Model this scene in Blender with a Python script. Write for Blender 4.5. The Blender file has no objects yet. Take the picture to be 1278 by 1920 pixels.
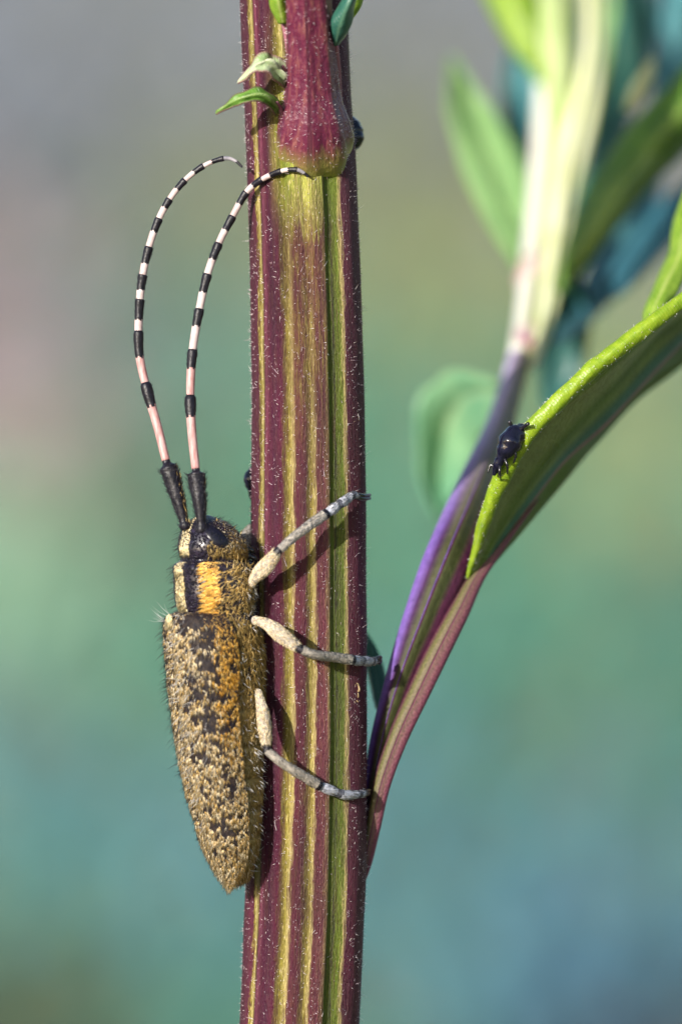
import bpy, math, random
import numpy as np
from mathutils import Vector

# ---------------------------------------------------------------- scale
# macro scene: 1 unit = about 2.2 mm; the insect is about 7 units long
sc = bpy.context.scene
random.seed(7)
RNG = np.random.default_rng(7)
D = 95.0                      # camera to stem axis

# ---------------------------------------------------------------- camera
cam_d = bpy.data.cameras.new('camera')
cam = bpy.data.objects.new('camera', cam_d)
sc.collection.objects.link(cam)
cam.location = (0, -D, 0)
cam.rotation_euler = (math.radians(90), 0, 0)
cam_d.sensor_fit = 'VERTICAL'
cam_d.sensor_height = 36.0
cam_d.sensor_width = 24.0
cam_d.lens = 36.0 * D / 19.2
cam_d.clip_start = 1.0
cam_d.clip_end = 60000
cam_d.dof.use_dof = True
cam_d.dof.focus_distance = D - 0.85
APERTURE = 3.3
cam_d.dof.aperture_fstop = cam_d.lens * 1e-3 / APERTURE
sc.camera = cam

# ---------------------------------------------------------------- sky, sun, exposure
AZ, EL = math.radians(34), math.radians(16)
world = bpy.data.worlds.new('World')
sc.world = world
world.use_nodes = True
wn = world.node_tree.nodes
wl = world.node_tree.links
wn.clear()
sky = wn.new('ShaderNodeTexSky')
sky.sky_type = 'NISHITA'
sky.sun_disc = False
sky.sun_elevation = EL
sky.sun_rotation = math.radians(180) + AZ
bg = wn.new('ShaderNodeBackground')
bg.inputs['Strength'].default_value = 0.13
wo = wn.new('ShaderNodeOutputWorld')
wl.new(sky.outputs[0], bg.inputs[0])
wl.new(bg.outputs[0], wo.inputs[0])
sun_d = bpy.data.lights.new('sun', 'SUN')
sun_d.energy = 5.0
sun_d.angle = math.radians(0.5)
sun_d.color = (1.0, 0.95, 0.87)
sun = bpy.data.objects.new('sun', sun_d)
sc.collection.objects.link(sun)
sdir = Vector((math.sin(AZ) * math.cos(EL), math.cos(AZ) * math.cos(EL), -math.sin(EL)))
sun.rotation_euler = sdir.to_track_quat('-Z', 'Y').to_euler()
sun.location = (-60, -60, 60)
sc.view_settings.view_transform = 'Standard'
sc.view_settings.look = 'None'
sc.view_settings.exposure = 0.62
sc.view_settings.gamma = 1.0
sc.render.engine = 'CYCLES'
sc.cycles.use_denoising = True
sc.cycles.max_bounces = 8
sc.cycles.transmission_bounces = 4
sc.cycles.sample_clamp_indirect = 6

COL = sc.collection


# ---------------------------------------------------------------- helpers
def W(px, py, y=0.0):
    """a point seen at a place of the photograph, standing at its own depth y"""
    k = (D + y) / D
    return np.array(((px - 639) / 100 * k, y, (960 - py) / 100 * k))


def WW(lst):
    return np.array([W(*p) for p in lst])


def cat(P, n, closed=False):
    """Catmull-Rom resample of control points, n samples, by chord length"""
    P = np.asarray(P, float)
    if P.ndim == 1:
        P = P[:, None]
    d = np.linalg.norm(np.diff(P, axis=0), axis=1) + 1e-9
    s = np.concatenate([[0], np.cumsum(d)])
    s /= s[-1]
    return pchip(s, P, np.linspace(0, 1, n))


def pchip(x, Y, q):
    """smooth cubic Hermite through (x, Y) with finite-difference tangents"""
    x = np.asarray(x, float)
    Y = np.asarray(Y, float)
    one = Y.ndim == 1
    if one:
        Y = Y[:, None]
    h = np.diff(x)
    sl = np.diff(Y, axis=0) / h[:, None]
    m = np.zeros_like(Y)
    m[0], m[-1] = sl[0], sl[-1]
    if len(x) > 2:
        m[1:-1] = (sl[:-1] * h[1:, None] + sl[1:] * h[:-1, None]) / (h[1:] + h[:-1])[:, None]
        if one:                                   # keep scalars free of overshoot
            bad = sl[:-1] * sl[1:] <= 0
            m[1:-1][bad] = 0
    i = np.clip(np.searchsorted(x, q, side='right') - 1, 0, len(x) - 2)
    t = ((q - x[i]) / h[i])[:, None]
    hh = h[i][:, None]
    out = ((2 * t**3 - 3 * t**2 + 1) * Y[i] + (t**3 - 2 * t**2 + t) * hh * m[i]
           + (-2 * t**3 + 3 * t**2) * Y[i + 1] + (t**3 - t**2) * hh * m[i + 1])
    return out[:, 0] if one else out


def unit(v):
    return v / (np.linalg.norm(v, axis=-1, keepdims=True) + 1e-12)


def mesh_obj(name, V, F, mats, parent=None, attrs=None, fmat=None, smooth=True):
    me = bpy.data.meshes.new(name)
    V = np.asarray(V, np.float32)
    if isinstance(F, np.ndarray):
        nf, k = F.shape
        me.vertices.add(len(V))
        me.vertices.foreach_set('co', V.ravel())
        me.loops.add(nf * k)
        me.loops.foreach_set('vertex_index', F.astype(np.int32).ravel())
        me.polygons.add(nf)
        me.polygons.foreach_set('loop_start', np.arange(0, nf * k, k, dtype=np.int32))
        me.update(calc_edges=True)
    else:
        me.from_pydata(V.tolist(), [], [list(map(int, f)) for f in F])
    if not isinstance(mats, (list, tuple)):
        mats = [mats]
    for m in mats:
        me.materials.append(m)
    if fmat is not None:
        me.polygons.foreach_set('material_index', np.asarray(fmat, np.int32))
    me.polygons.foreach_set('use_smooth', np.full(len(me.polygons), smooth))
    for k, v in (attrs or {}).items():
        a = me.attributes.new(k, 'FLOAT', 'POINT')
        a.data.foreach_set('value', np.asarray(v, np.float32))
    me.validate()
    me.update()
    o = bpy.data.objects.new(name, me)
    COL.objects.link(o)
    if parent is not None:
        set_parent(o, parent)
    return o


def set_parent(o, parent):
    o.parent = parent
    if parent.parent is None:                     # parts keep world coordinates
        o.location = -Vector(parent.location)


def thing(name, loc, label, category, group=None):
    e = bpy.data.objects.new(name, None)
    e.empty_display_size = 0.3
    e.location = loc
    COL.objects.link(e)
    e['label'] = label
    e['category'] = category
    if group:
        e['group'] = group
    return e


def frames(P, up=None):
    """tangent, normal, binormal along a polyline by parallel transport"""
    T = unit(np.gradient(P, axis=0))
    N = np.zeros_like(P)
    n = np.array((0, -1.0, 0)) if up is None else np.asarray(up, float)
    for i in range(len(P)):
        n = n - T[i] * np.dot(n, T[i])
        n = n / (np.linalg.norm(n) + 1e-9)
        N[i] = n
    return T, N, np.cross(T, N)


def grid_faces(n, m, wrap=True):
    i, j = np.meshgrid(np.arange(n - 1), np.arange(m if wrap else m - 1), indexing='ij')
    j2 = (j + 1) % m
    return np.stack([i * m + j, i * m + j2, (i + 1) * m + j2, (i + 1) * m + j], -1).reshape(-1, 4)


def tube(P, R, m=16, prof=None, flat=None, up=None, caps=True):
    """swept tube; prof(t, ang) scales the radius, flat (ry/rx) flattens it"""
    P = np.asarray(P, float)
    n = len(P)
    R = np.broadcast_to(np.asarray(R, float), (n,))
    T, N, B = frames(P, up)
    a = np.linspace(0, 2 * np.pi, m, endpoint=False)
    t = np.linspace(0, 1, n)
    r = R[:, None] * np.ones((1, m))
    if prof is not None:
        r = r * prof(t[:, None], a[None, :])
    fl = 1.0 if flat is None else flat
    V = P[:, None, :] + r[..., None] * (np.cos(a)[None, :, None] * N[:, None, :] * fl + np.sin(a)[None, :, None] * B[:, None, :])
    V = V.reshape(-1, 3)
    F = grid_faces(n, m).tolist()
    tt = np.repeat(t, m)
    aa = np.tile(a, n)
    if caps:
        V = np.vstack([V, P[0] - T[0] * R[0] * .3, P[-1] + T[-1] * R[-1] * .5])
        tt = np.append(tt, [0, 1])
        aa = np.append(aa, [0, 0])
        k = n * m
        for j in range(m):
            F.append([k, (j + 1) % m, j])
            F.append([k + 1, (n - 1) * m + j, (n - 1) * m + (j + 1) % m])
    return V, F, tt, aa


def join(parts):
    """(V, F) list -> one V, F"""
    Vs, Fs, o = [], [], 0
    for V, F in parts:
        Vs.append(V)
        Fs += [[i + o for i in f] for f in F]
        o += len(V)
    return np.vstack(Vs), Fs


def vnoise(p, seed=0):
    """cheap smooth 3D value noise, about -1..1"""
    p = np.asarray(p, float)
    f = np.floor(p).astype(np.int64)
    w = p - f
    w = w * w * (3 - 2 * w)
    out = np.zeros(len(p))
    for dx in (0, 1):
        for dy in (0, 1):
            for dz in (0, 1):
                c = f + np.array((dx, dy, dz))
                h = (c[:, 0] * 374761393 + c[:, 1] * 668265263 + c[:, 2] * 2147483647 + seed * 1274126177) & 0xffffffff
                h = ((h ^ (h >> 13)) * 1274126177) & 0xffffffff
                h = (h ^ (h >> 16)) & 0xffff
                wt = (w[:, 0] if dx else 1 - w[:, 0]) * (w[:, 1] if dy else 1 - w[:, 1]) * (w[:, 2] if dz else 1 - w[:, 2])
                out += wt * (h / 32767.5 - 1)
    return out


# ---------------------------------------------------------------- hairs (real tapered spikes)
def hair_mesh(name, P, Dv, L, wdt, mat, parent, bend=0.0, bdir=(0, 0, -1), rnd=None, segs=1):
    """P base points, Dv unit directions, L lengths, wdt base widths; tapered three-sided spikes"""
    n = len(P)
    L = np.broadcast_to(np.asarray(L, float), (n,))
    wdt = np.broadcast_to(np.asarray(wdt, float), (n,))
    ref = np.where(np.abs(Dv[:, 2:3]) < .9, np.array([[0, 0, 1.0]]), np.array([[1.0, 0, 0]]))
    A = unit(np.cross(Dv, ref))
    B = np.cross(Dv, A)
    bd = np.asarray(bdir, float)
    if bd.ndim == 1:
        bd = np.broadcast_to(bd, (n, 3))
    bn = np.broadcast_to(np.asarray(bend, float), (n,))
    rings = []
    for k in range(segs):
        f = k / segs
        c = P + Dv * (L * f)[:, None] + bd * (bn * L * f * f)[:, None]
        w = wdt * (1 - f * .8) * .5
        for q in range(3):
            an = q * 2.0944
            rings.append(c + (A * math.cos(an) + B * math.sin(an)) * w[:, None])
    tip = P + Dv * L[:, None] + bd * (bn * L)[:, None]
    V = np.stack(rings + [tip], 1)
    k = 3 * segs + 1
    F = []
    for s in range(segs - 1):
        for q in range(3):
            a, b = s * 3 + q, s * 3 + (q + 1) % 3
            F += [[a, b, b + 3], [a, b + 3, a + 3]]
    s = segs - 1
    for q in range(3):
        F.append([s * 3 + q, s * 3 + (q + 1) % 3, 3 * segs])
    F = np.array(F)
    FF = (np.arange(n)[:, None, None] * k + F[None]).reshape(-1, 3)
    if rnd is None:
        rnd = RNG.random(n)
    o = mesh_obj(name, V.reshape(-1, 3), FF, mat, parent, {'rnd': np.repeat(rnd, k)})
    o['kind'] = 'stuff'
    return o


def sample_surface(V, F, n, weight=None):
    """random points on quads: position, normal, face index, weights per face"""
    F = np.asarray(F)
    a, b, c, d = (V[F[:, i]] for i in range(4))
    nr = np.cross(c - a, d - b)
    ar = np.linalg.norm(nr, axis=1) + 1e-12
    nr = nr / ar[:, None]
    pr = ar * (1 if weight is None else weight)
    pr = pr / pr.sum()
    i = RNG.choice(len(F), n, p=pr)
    u, v = RNG.random((2, n, 1))
    P = a[i] * (1 - u) * (1 - v) + b[i] * u * (1 - v) + c[i] * u * v + d[i] * (1 - u) * v
    return P, nr[i], i


# ---------------------------------------------------------------- materials
class NT:
    def __init__(self, name):
        self.m = bpy.data.materials.new(name)
        self.m.use_nodes = True
        self.t = self.m.node_tree
        self.t.nodes.clear()
        self.out = self.t.nodes.new('ShaderNodeOutputMaterial')

    def n(self, kind, **kw):
        nd = self.t.nodes.new('ShaderNode' + kind)
        for k, v in kw.items():
            setattr(nd, k, v)
        return nd

    def l(self, a, b):
        self.t.links.new(a, b)

    def setv(self, sock, v):
        if hasattr(v, 'is_output') or isinstance(v, bpy.types.NodeSocket):
            self.l(v, sock)
        else:
            sock.default_value = v

    def attr(self, name):
        return self.n('Attribute', attribute_name=name).outputs['Fac']

    def math(self, op, a, b=0.0, c=None, clamp=False):
        nd = self.n('Math', operation=op, use_clamp=clamp)
        self.setv(nd.inputs[0], a)
        self.setv(nd.inputs[1], b)
        if c is not None:
            self.setv(nd.inputs[2], c)
        return nd.outputs[0]

    def comb(self, x, y, z):
        nd = self.n('CombineXYZ')
        for i, v in enumerate((x, y, z)):
            self.setv(nd.inputs[i], v)
        return nd.outputs[0]

    def noise(self, vec=None, scale=5.0, detail=3.0, rough=.5):
        nd = self.n('TexNoise')
        nd.inputs['Scale'].default_value = scale
        nd.inputs['Detail'].default_value = detail
        nd.inputs['Roughness'].default_value = rough
        if vec is not None:
            self.l(vec, nd.inputs['Vector'])
        return nd.outputs['Fac']

    def obj(self, scale=(1, 1, 1)):
        c = self.n('TexCoord').outputs['Object']
        mp = self.n('Mapping')
        mp.inputs['Scale'].default_value = scale
        self.l(c, mp.inputs['Vector'])
        return mp.outputs[0]

    def ramp(self, fac, stops, interp='LINEAR'):
        nd = self.n('ValToRGB')
        e = nd.color_ramp.elements
        nd.color_ramp.interpolation = interp
        while len(e) > 1:
            e.remove(e[-1])
        e[0].position = stops[0][0]
        e[0].color = (*stops[0][1], 1)
        for p, c in stops[1:]:
            x = e.new(p)
            x.color = (*c, 1)
        self.setv(nd.inputs[0], fac)
        return nd.outputs[0]

    def framp(self, fac, stops):
        return self.ramp(fac, [(p, (v, v, v)) for p, v in stops])

    def mix(self, fac, a, b, mode='MIX'):
        nd = self.n('MixRGB', blend_type=mode)
        self.setv(nd.inputs[0], fac)
        for i, v in ((1, a), (2, b)):
            if isinstance(v, tuple):
                nd.inputs[i].default_value = (*v, 1)
            else:
                self.l(v, nd.inputs[i])
        return nd.outputs[0]

    def bump(self, h, strength=.3, dist=.02):
        nd = self.n('Bump')
        nd.inputs['Strength'].default_value = strength
        nd.inputs['Distance'].default_value = dist
        self.l(h, nd.inputs['Height'])
        return nd.outputs[0]

    def finish(self, color, rough=.5, normal=None, trans=0.0, tcol=None, spec=.5, sheen=0.0, coat=0.0, sss=0.0):
        p = self.n('BsdfPrincipled')
        if isinstance(color, tuple):
            p.inputs['Base Color'].default_value = (*color, 1)
        else:
            self.l(color, p.inputs['Base Color'])
        self.setv(p.inputs['Roughness'], rough)
        p.inputs['Specular IOR Level'].default_value = spec
        p.inputs['Sheen Weight'].default_value = sheen
        p.inputs['Coat Weight'].default_value = coat
        if sss:
            p.inputs['Subsurface Weight'].default_value = sss
            p.inputs['Subsurface Radius'].default_value = (.1, .08, .04)
            p.inputs['Subsurface Scale'].default_value = 1.0
        if normal is not None:
            self.l(normal, p.inputs['Normal'])
        s = p.outputs[0]
        if trans:
            tr = self.n('BsdfTranslucent')
            c = tcol if tcol is not None else color
            if isinstance(c, tuple):
                tr.inputs[0].default_value = (*c, 1)
            else:
                self.l(c, tr.inputs[0])
            mx = self.n('MixShader')
            mx.inputs[0].default_value = trans
            self.l(s, mx.inputs[1])
            self.l(tr.outputs[0], mx.inputs[2])
            s = mx.outputs[0]
        self.l(s, self.out.inputs[0])
        return self.m


PURPLE = (.062, .0045, .022)
PURPLE2 = (.036, .0032, .018)
YGREEN = (.190, .165, .020)
OLIVE = (.085, .062, .012)
CREAM = (.36, .30, .115)
CHAN = (.088, .128, .005)


def mat_stem():
    k = NT('ribbed_stem')
    t, z = k.attr('ang'), k.attr('len')

    def nz(a, b, c, det=4.0, ro=.6):
        return k.noise(k.comb(k.math('MULTIPLY', t, a), k.math('MULTIPLY', z, b), c), 1.0, det, ro)
    wob = nz(20.0, .55, 0.0)
    fine = nz(70.0, 1.6, 3.0, 5.0, .7)
    grain = nz(120.0, 9.0, 5.0, 3.0, .7)
    tw = k.math('ADD', t, k.math('MULTIPLY', k.math('SUBTRACT', wob, .5), .040))
    tw = k.math('ADD', tw, k.math('MULTIPLY', k.math('SUBTRACT', fine, .5), .060))
    tw = k.math('ADD', tw, k.math('MULTIPLY', k.math('SUBTRACT', grain, .5), .022))
    st = [(0, PURPLE2), (.10, PURPLE), (.176, PURPLE), (.188, YGREEN), (.200, CREAM), (.222, YGREEN), (.236, PURPLE), (.258, (.12, .025, .05)), (.272, PURPLE),
          (.30, PURPLE2), (.355, PURPLE), (.372, OLIVE), (.398, YGREEN), (.424, CREAM), (.438, PURPLE), (.490, PURPLE),
          (.503, OLIVE), (.525, YGREEN), (.545, CREAM), (.556, PURPLE), (.60, (.10, .02, .035)), (.628, (.17, .12, .05)), (.640, CHAN),
          (.668, (.075, .105, .006)), (.679, (.022, .024, .010)), (.690, (.075, .105, .006)), (.728, CHAN), (.742, CREAM),
          (.757, PURPLE), (.90, PURPLE), (1.0, PURPLE2)]
    c = k.ramp(tw, st)
    # brownish, half-faded stripes in the middle of the front, stronger towards the node
    mid = k.framp(t, [(.36, 0), (.44, 1), (.62, 1), (.635, 0)])
    up = k.framp(k.math('MULTIPLY', z, .1), [(.02, .15), (.22, .6), (.36, .8), (.55, .9), (.8, .2)])
    brown = k.ramp(k.math('ADD', k.math('MULTIPLY', fine, .75), k.math('MULTIPLY', wob, .25)),
                   [(.36, (.060, .012, .022)), (.47, (.085, .030, .020)), (.55, (.13, .085, .020)), (.64, (.20, .17, .03))])
    c = k.mix(k.math('MULTIPLY', mid, up), c, brown)
    # pale yellow-green collar under the node
    col = k.framp(k.math('ADD', k.math('MULTIPLY', z, .1), k.math('MULTIPLY', k.math('SUBTRACT', fine, .5), .16)),
                  [(.50, 0), (.58, .6), (.63, 1), (.72, 1), (.80, .45), (.95, 0)])
    frm = k.framp(t, [(.30, 0), (.40, 1), (.71, 1), (.745, 0)])
    green = k.ramp(tw, [(.36, (.20, .22, .02)), (.43, (.13, .18, .012)), (.47, (.31, .33, .06)), (.55, (.36, .38, .08)), (.615, (.28, .31, .045)), (.65, (.09, .14, .006)), (.72, (.12, .17, .012))])
    c = k.mix(k.math('MULTIPLY', col, frm), c, green)
    # brown strands and cream flecks break the stripes up
    strand = nz(150.0, .9, 7.0, 4.0, .7)
    c = k.mix(k.framp(strand, [(.50, 0), (.62, .7)]), c, (.060, .018, .016))
    fleck = nz(120.0, 5.0, 11.0, 3.0, .7)
    sp_ = k.n('SeparateColor')
    k.l(c, sp_.inputs[0])
    yel = k.framp(sp_.outputs[1], [(.05, 0), (.14, 1)])
    chan = k.framp(t, [(.62, 1), (.64, 0), (.735, 0), (.75, 1)])
    c = k.mix(k.math('MULTIPLY', k.math('MULTIPLY', yel, chan), k.framp(fleck, [(.55, 0), (.66, .8)])), c, (.52, .44, .20))
    # shifting tone along the stem
    big = nz(9.0, .35, 9.0, 2.0)
    c = k.mix(.6, c, k.ramp(big, [(.3, (.5, .48, .5)), (.7, (1.3, 1.25, 1.2))]), 'MULTIPLY')
    c = k.mix(.5, c, k.ramp(grain, [(.3, (.45, .45, .5)), (.7, (1.5, 1.45, 1.45))]), 'MULTIPLY')
    spk = nz(110.0, 12.0, 1.0, 2.0, .6)
    c = k.mix(k.framp(spk, [(.66, 0), (.76, .5)]), c, (.46, .36, .32))
    h = k.math('ADD', k.math('MULTIPLY', fine, .9), k.math('MULTIPLY', grain, .7))
    rg = k.framp(grain, [(.35, .6), (.65, .36)])
    return k.finish(c, rg, k.bump(h, .9, .06), spec=.26)


def mat_ridged(name, stops, scale=1.0, trans=0.0, rough=.45, mott=.35, bump=.3):
    """stripes running round a shoot, set by angle"""
    k = NT(name)
    a, t = k.attr('ang'), k.attr('len')
    fine = k.noise(k.comb(k.math('MULTIPLY', a, 14.0 * scale), k.math('MULTIPLY', t, 10.0 * scale), 0.0), 1.0, 4.0, .6)
    aw = k.math('ADD', a, k.math('MULTIPLY', k.math('SUBTRACT', fine, .5), .05))
    c = k.ramp(aw, stops)
    c = k.mix(mott, c, k.ramp(fine, [(.3, (.5, .5, .5)), (.7, (1.4, 1.35, 1.4))]), 'MULTIPLY')
    return k.finish(c, rough, k.bump(fine, bump, .04), trans=trans)


def mat_leaf(name, c0, c1, rib, trans=.35, rough=.45, scale=2.0, edge=None):
    k = NT(name)
    u = k.attr('u')
    ns = k.noise(k.obj(), scale, 4.0, .6)
    c = k.ramp(ns, [(.32, c0), (.68, c1)])
    au = k.math('ABSOLUTE', u)
    if edge is not None:
        c = k.mix(k.framp(au, [(.86, 0), (1.0, .8)]), c, edge)
    c = k.mix(k.framp(au, [(.03, .9), (.12, 0)]), c, rib)
    # side veins
    v = k.n('TexWave', wave_type='BANDS', bands_direction='X')
    v.inputs['Scale'].default_value = 1.0
    k.l(k.comb(k.math('SUBTRACT', k.math('MULTIPLY', k.attr('len'), 2.2), k.math('MULTIPLY', au, .9)), 0.0, 0.0), v.inputs['Vector'])
    v.inputs['Distortion'].default_value = .6
    vein = k.framp(v.outputs['Fac'], [(.80, 0), (.97, 1)])
    c = k.mix(k.math('MULTIPLY', vein, .35), c, rib)
    h = k.math('ADD', k.math('MULTIPLY', k.noise(k.obj(), 14.0, 3.0), .6), k.math('MULTIPLY', vein, -.6))
    tc = k.mix(.6, c, (.9, 1.0, .25), 'MULTIPLY')
    return k.finish(c, rough, k.bump(h, .5, .05), trans=trans, tcol=c)


def mat_hair(name, stops, rough=.5, trans=.10, spec=.5):
    k = NT(name)
    c = k.ramp(k.attr('rnd'), stops)
    return k.finish(c, rough, trans=trans, spec=spec)


def mat_plain(name, c0, c1, scale=6.0, rough=.5, bump=.2, spec=.5, coat=0.0, trans=0.0, stretch=(1, 1, 1)):
    k = NT(name)
    ns = k.noise(k.obj(stretch), scale, 4.0, .6)
    c = k.ramp(ns, [(.35, c0), (.65, c1)])
    return k.finish(c, rough, k.bump(ns, bump, .03), spec=spec, coat=coat, trans=trans)


def mat_cuticle():
    """black, faintly violet, punctured cuticle"""
    k = NT('punctured_black_cuticle')
    v = k.n('TexVoronoi', feature='F1')
    v.inputs['Scale'].default_value = 22.0
    k.l(k.obj(), v.inputs['Vector'])
    pit = k.framp(v.outputs['Distance'], [(.15, 0), (.55, 1)])
    ns = k.noise(k.obj(), 8.0, 3.0)
    c = k.ramp(ns, [(.3, (.006, .004, .010)), (.7, (.020, .013, .030))])
    return k.finish(c, .27, k.bump(pit, 1.0, .05), spec=.75)


M = {}
M['stem'] = mat_stem()
M['cuticle'] = mat_cuticle()
M['ebony'] = mat_plain('glossy_black_cuticle', (.004, .004, .006), (.012, .010, .016), 12, .25, .15, .7)
M['matt_black'] = mat_plain('dull_black_cuticle', (.004, .0035, .006), (.012, .010, .018), 14, .40, .5, .32)
M['pink'] = mat_plain('pink_white_antenna', (.33, .14, .135), (.50, .32, .31), 5, .5, .15, .4, stretch=(3, 3, .6))
M['pale'] = mat_plain('white_antenna', (.40, .30, .295), (.56, .46, .455), 6, .5, .15, .4)
M['greytip'] = mat_plain('grey_antenna_tip', (.16, .15, .18), (.33, .31, .34), 6, .5, .15, .4)
M['leg'] = mat_plain('grey_pubescent_leg', (.17, .15, .135), (.40, .355, .30), 9, .55, .4, .4, stretch=(2, 2, 1))
M['legdark'] = mat_plain('dark_grey_tarsus', (.025, .025, .035), (.12, .12, .15), 12, .5, .4, .4)
M['legtip'] = mat_plain('blue_grey_tarsus', (.22, .23, .28), (.50, .51, .58), 12, .5, .4, .4)
M['abdomen'] = mat_plain('ochre_abdomen', (.12, .080, .022), (.27, .19, .055), 7, .5, .4, .4)
M['elytra_base'] = mat_plain('dark_wing_case', (.008, .006, .010), (.030, .020, .016), 9, .6, 1.0, .18)
M['eye'] = mat_plain('black_eye', (.003, .003, .006), (.006, .005, .014), 20, .30, .1, .4)
# hairs
M['h_cream'] = mat_hair('cream_pubescence', [(0, (.40, .26, .11)), (.35, (.78, .60, .34)), (1, (.93, .84, .64))])
M['h_ochre'] = mat_hair('ochre_pubescence', [(0, (.42, .23, .05)), (.5, (.70, .45, .13)), (1, (.82, .60, .26))])
M['h_orange'] = mat_hair('orange_pubescence', [(0, (.58, .27, .03)), (.5, (.80, .44, .07)), (1, (.88, .60, .19))])
M['h_yellow'] = mat_hair('pale_yellow_pubescence', [(0, (.84, .62, .28)), (.5, (.92, .78, .46)), (1, (.94, .86, .62))])
M['h_gold'] = mat_hair('gold_brown_pubescence', [(0, (.18, .11, .03)), (.5, (.42, .28, .08)), (1, (.66, .48, .19))])
M['h_black'] = mat_hair('black_bristles', [(0, (.004, .004, .006)), (1, (.014, .012, .02))], .35, 0.0)
M['h_white'] = mat_hair('white_bristles', [(0, (.62, .60, .60)), (1, (.86, .85, .84))], .35, .3)
M['h_grey'] = mat_hair('grey_pubescence', [(0, (.30, .28, .26)), (.5, (.48, .45, .42)), (1, (.66, .63, .60))])
M['h_stem'] = mat_hair('stem_hairs', [(0, (.42, .28, .34)), (.5, (.68, .56, .60)), (1, (.86, .82, .80))], .3, .3)


# ================================================================ GROUND AND BACKGROUND
GZ = -260.0


def ground_height(x, y):
    r = np.clip((y - 250) / 1100, 0, 1)
    r = r * r * (3 - 2 * r)
    return GZ + 520 * r + 14 * np.sin(x * .011 + 1.3) * np.clip((y - 100) / 400, 0, 1) + 8 * np.sin(x * .027 + y * .013)


gx = np.concatenate([np.linspace(-24000, -1300, 14), np.linspace(-1200, 1200, 81), np.linspace(1300, 24000, 14)])
gy = np.concatenate([np.linspace(-24000, -900, 12), np.linspace(-800, 1600, 81), np.linspace(1800, 30000, 14)])
GX, GY = np.meshgrid(gx, gy, indexing='ij')
GV = np.stack([GX, GY, ground_height(GX, GY)], -1).reshape(-1, 3)
k = NT('thatchy_meadow_soil')
ns = k.noise(k.obj(), .02, 5.0, .6)
n2 = k.noise(k.obj(), .25, 5.0, .65)
c = k.ramp(ns, [(.35, (.12, .14, .06)), (.5, (.17, .15, .10)), (.65, (.10, .15, .06))])
c = k.mix(.5, c, k.ramp(n2, [(.3, (.5, .5, .5)), (.7, (1.3, 1.3, 1.3))]), 'MULTIPLY')
M['ground'] = k.finish(c, .9, k.bump(n2, .8, 3.0))
g = mesh_obj('ground', GV, grid_faces(len(gx), len(gy), False), M['ground'])
g['kind'] = 'structure'
g['label'] = 'meadow ground rising as a bank behind the plant'

# meadow plants on the bank: each kind one uncountable mass of leaves
BLOBS = [  # (px, py, kind) centres of the patches as they lie on the bank
    (60, 60, 'grey'), (330, 60, 'grey'), (760, 40, 'grey'), (1000, 100, 'grey'), (1250, 60, 'grey'), (-300, 100, 'grey'), (1500, 300, 'grey'),
    (120, 330, 'grey'), (60, 760, 'mauve'), (-260, 650, 'mauve'), (350, 420, 'olive'), (760, 330, 'olive'), (820, 560, 'straw'), (1100, 560, 'straw'),
    (1160, 330, 'grey'), (1230, 430, 'grey'), (300, 720, 'sage'), (390, 900, 'green'), (760, 860, 'green'), (1180, 900, 'straw'), (1400, 900, 'green'),
    (60, 1130, 'spring'), (180, 1000, 'olive'), (-300, 1100, 'spring'), (250, 1280, 'green'), (800, 1120, 'green'), (1050, 1150, 'green'), (1230, 1180, 'deep'),
    (80, 1380, 'sage'), (300, 1450, 'sage'), (900, 1400, 'green'), (1180, 1400, 'deep'), (760, 1450, 'teal'), (1400, 1400, 'deep'),
    (60, 1580, 'teal'), (300, 1600, 'teal'), (820, 1640, 'teal'), (1050, 1700, 'blue'), (1240, 1650, 'teal'), (-300, 1600, 'teal'), (1500, 1700, 'blue'),
    (80, 1760, 'deep'), (320, 1780, 'teal'), (780, 1860, 'teal'), (960, 1880, 'blue'), (1130, 1800, 'blue'), (1250, 1900, 'slate'),
    (60, 1910, 'moss'), (330, 1930, 'deep'), (-250, 1900, 'moss'), (700, 2050, 'deep'), (1100, 2080, 'slate'),
    (200, 2150, 'moss'), (200, -200, 'grey'), (700, -200, 'grey'), (1200, -200, 'grey')]
KINDS = {  # colour pairs, plain name, label
    'grey': ((.21, .22, .225), (.27, .28, .29), 'withered_grass', 'blurred withered grey grass at the top of the bank'),
    'mauve': ((.29, .255, .235), (.35, .31, .285), 'heath_tufts', 'blurred mauve-brown dry tufts on the bank beside the antennae'),
    'olive': ((.18, .20, .115), (.24, .26, .16), 'olive_grass', 'blurred olive grass on the bank behind the upper stem'),
    'straw': ((.22, .27, .105), (.29, .34, .15), 'straw_grass', 'blurred yellow-green grass on the bank behind the branch'),
    'sage': ((.13, .23, .17), (.18, .31, .23), 'sage_herbs', 'blurred grey-green herbs on the bank beside the beetle'),
    'green': ((.085, .235, .135), (.13, .32, .20), 'green_herbs', 'blurred fresh green herbs in the middle of the bank'),
    'spring': ((.22, .36, .21), (.29, .44, .27), 'spring_herbs', 'blurred light green herbs on the bank beside the beetle'),
    'deep': ((.06, .18, .12), (.10, .25, .17), 'dark_herbs', 'blurred dark green herbs low on the bank'),
    'teal': ((.085, .21, .205), (.13, .29, .28), 'blue_green_herbs', 'blurred blue-green leaves low on the bank'),
    'blue': ((.085, .20, .25), (.13, .27, .34), 'glaucous_herbs', 'blurred bluish glaucous leaves low on the bank behind the branch'),
    'slate': ((.050, .09, .12), (.085, .13, .17), 'slate_herbs', 'blurred slate-grey leaves at the foot of the bank'),
    'moss': ((.06, .10, .055), (.10, .15, .08), 'moss_cushions', 'blurred dark mossy cushions at the foot of the bank')}
NB = 30000
bx = RNG.uniform(-340, 340, NB)
by = RNG.uniform(540, 1140, NB)
bz = ground_height(bx, by)
kk = (D + by) / D
bpx = 639 + bx / kk * 100
bpy_ = 960 - bz / kk * 100
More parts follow.
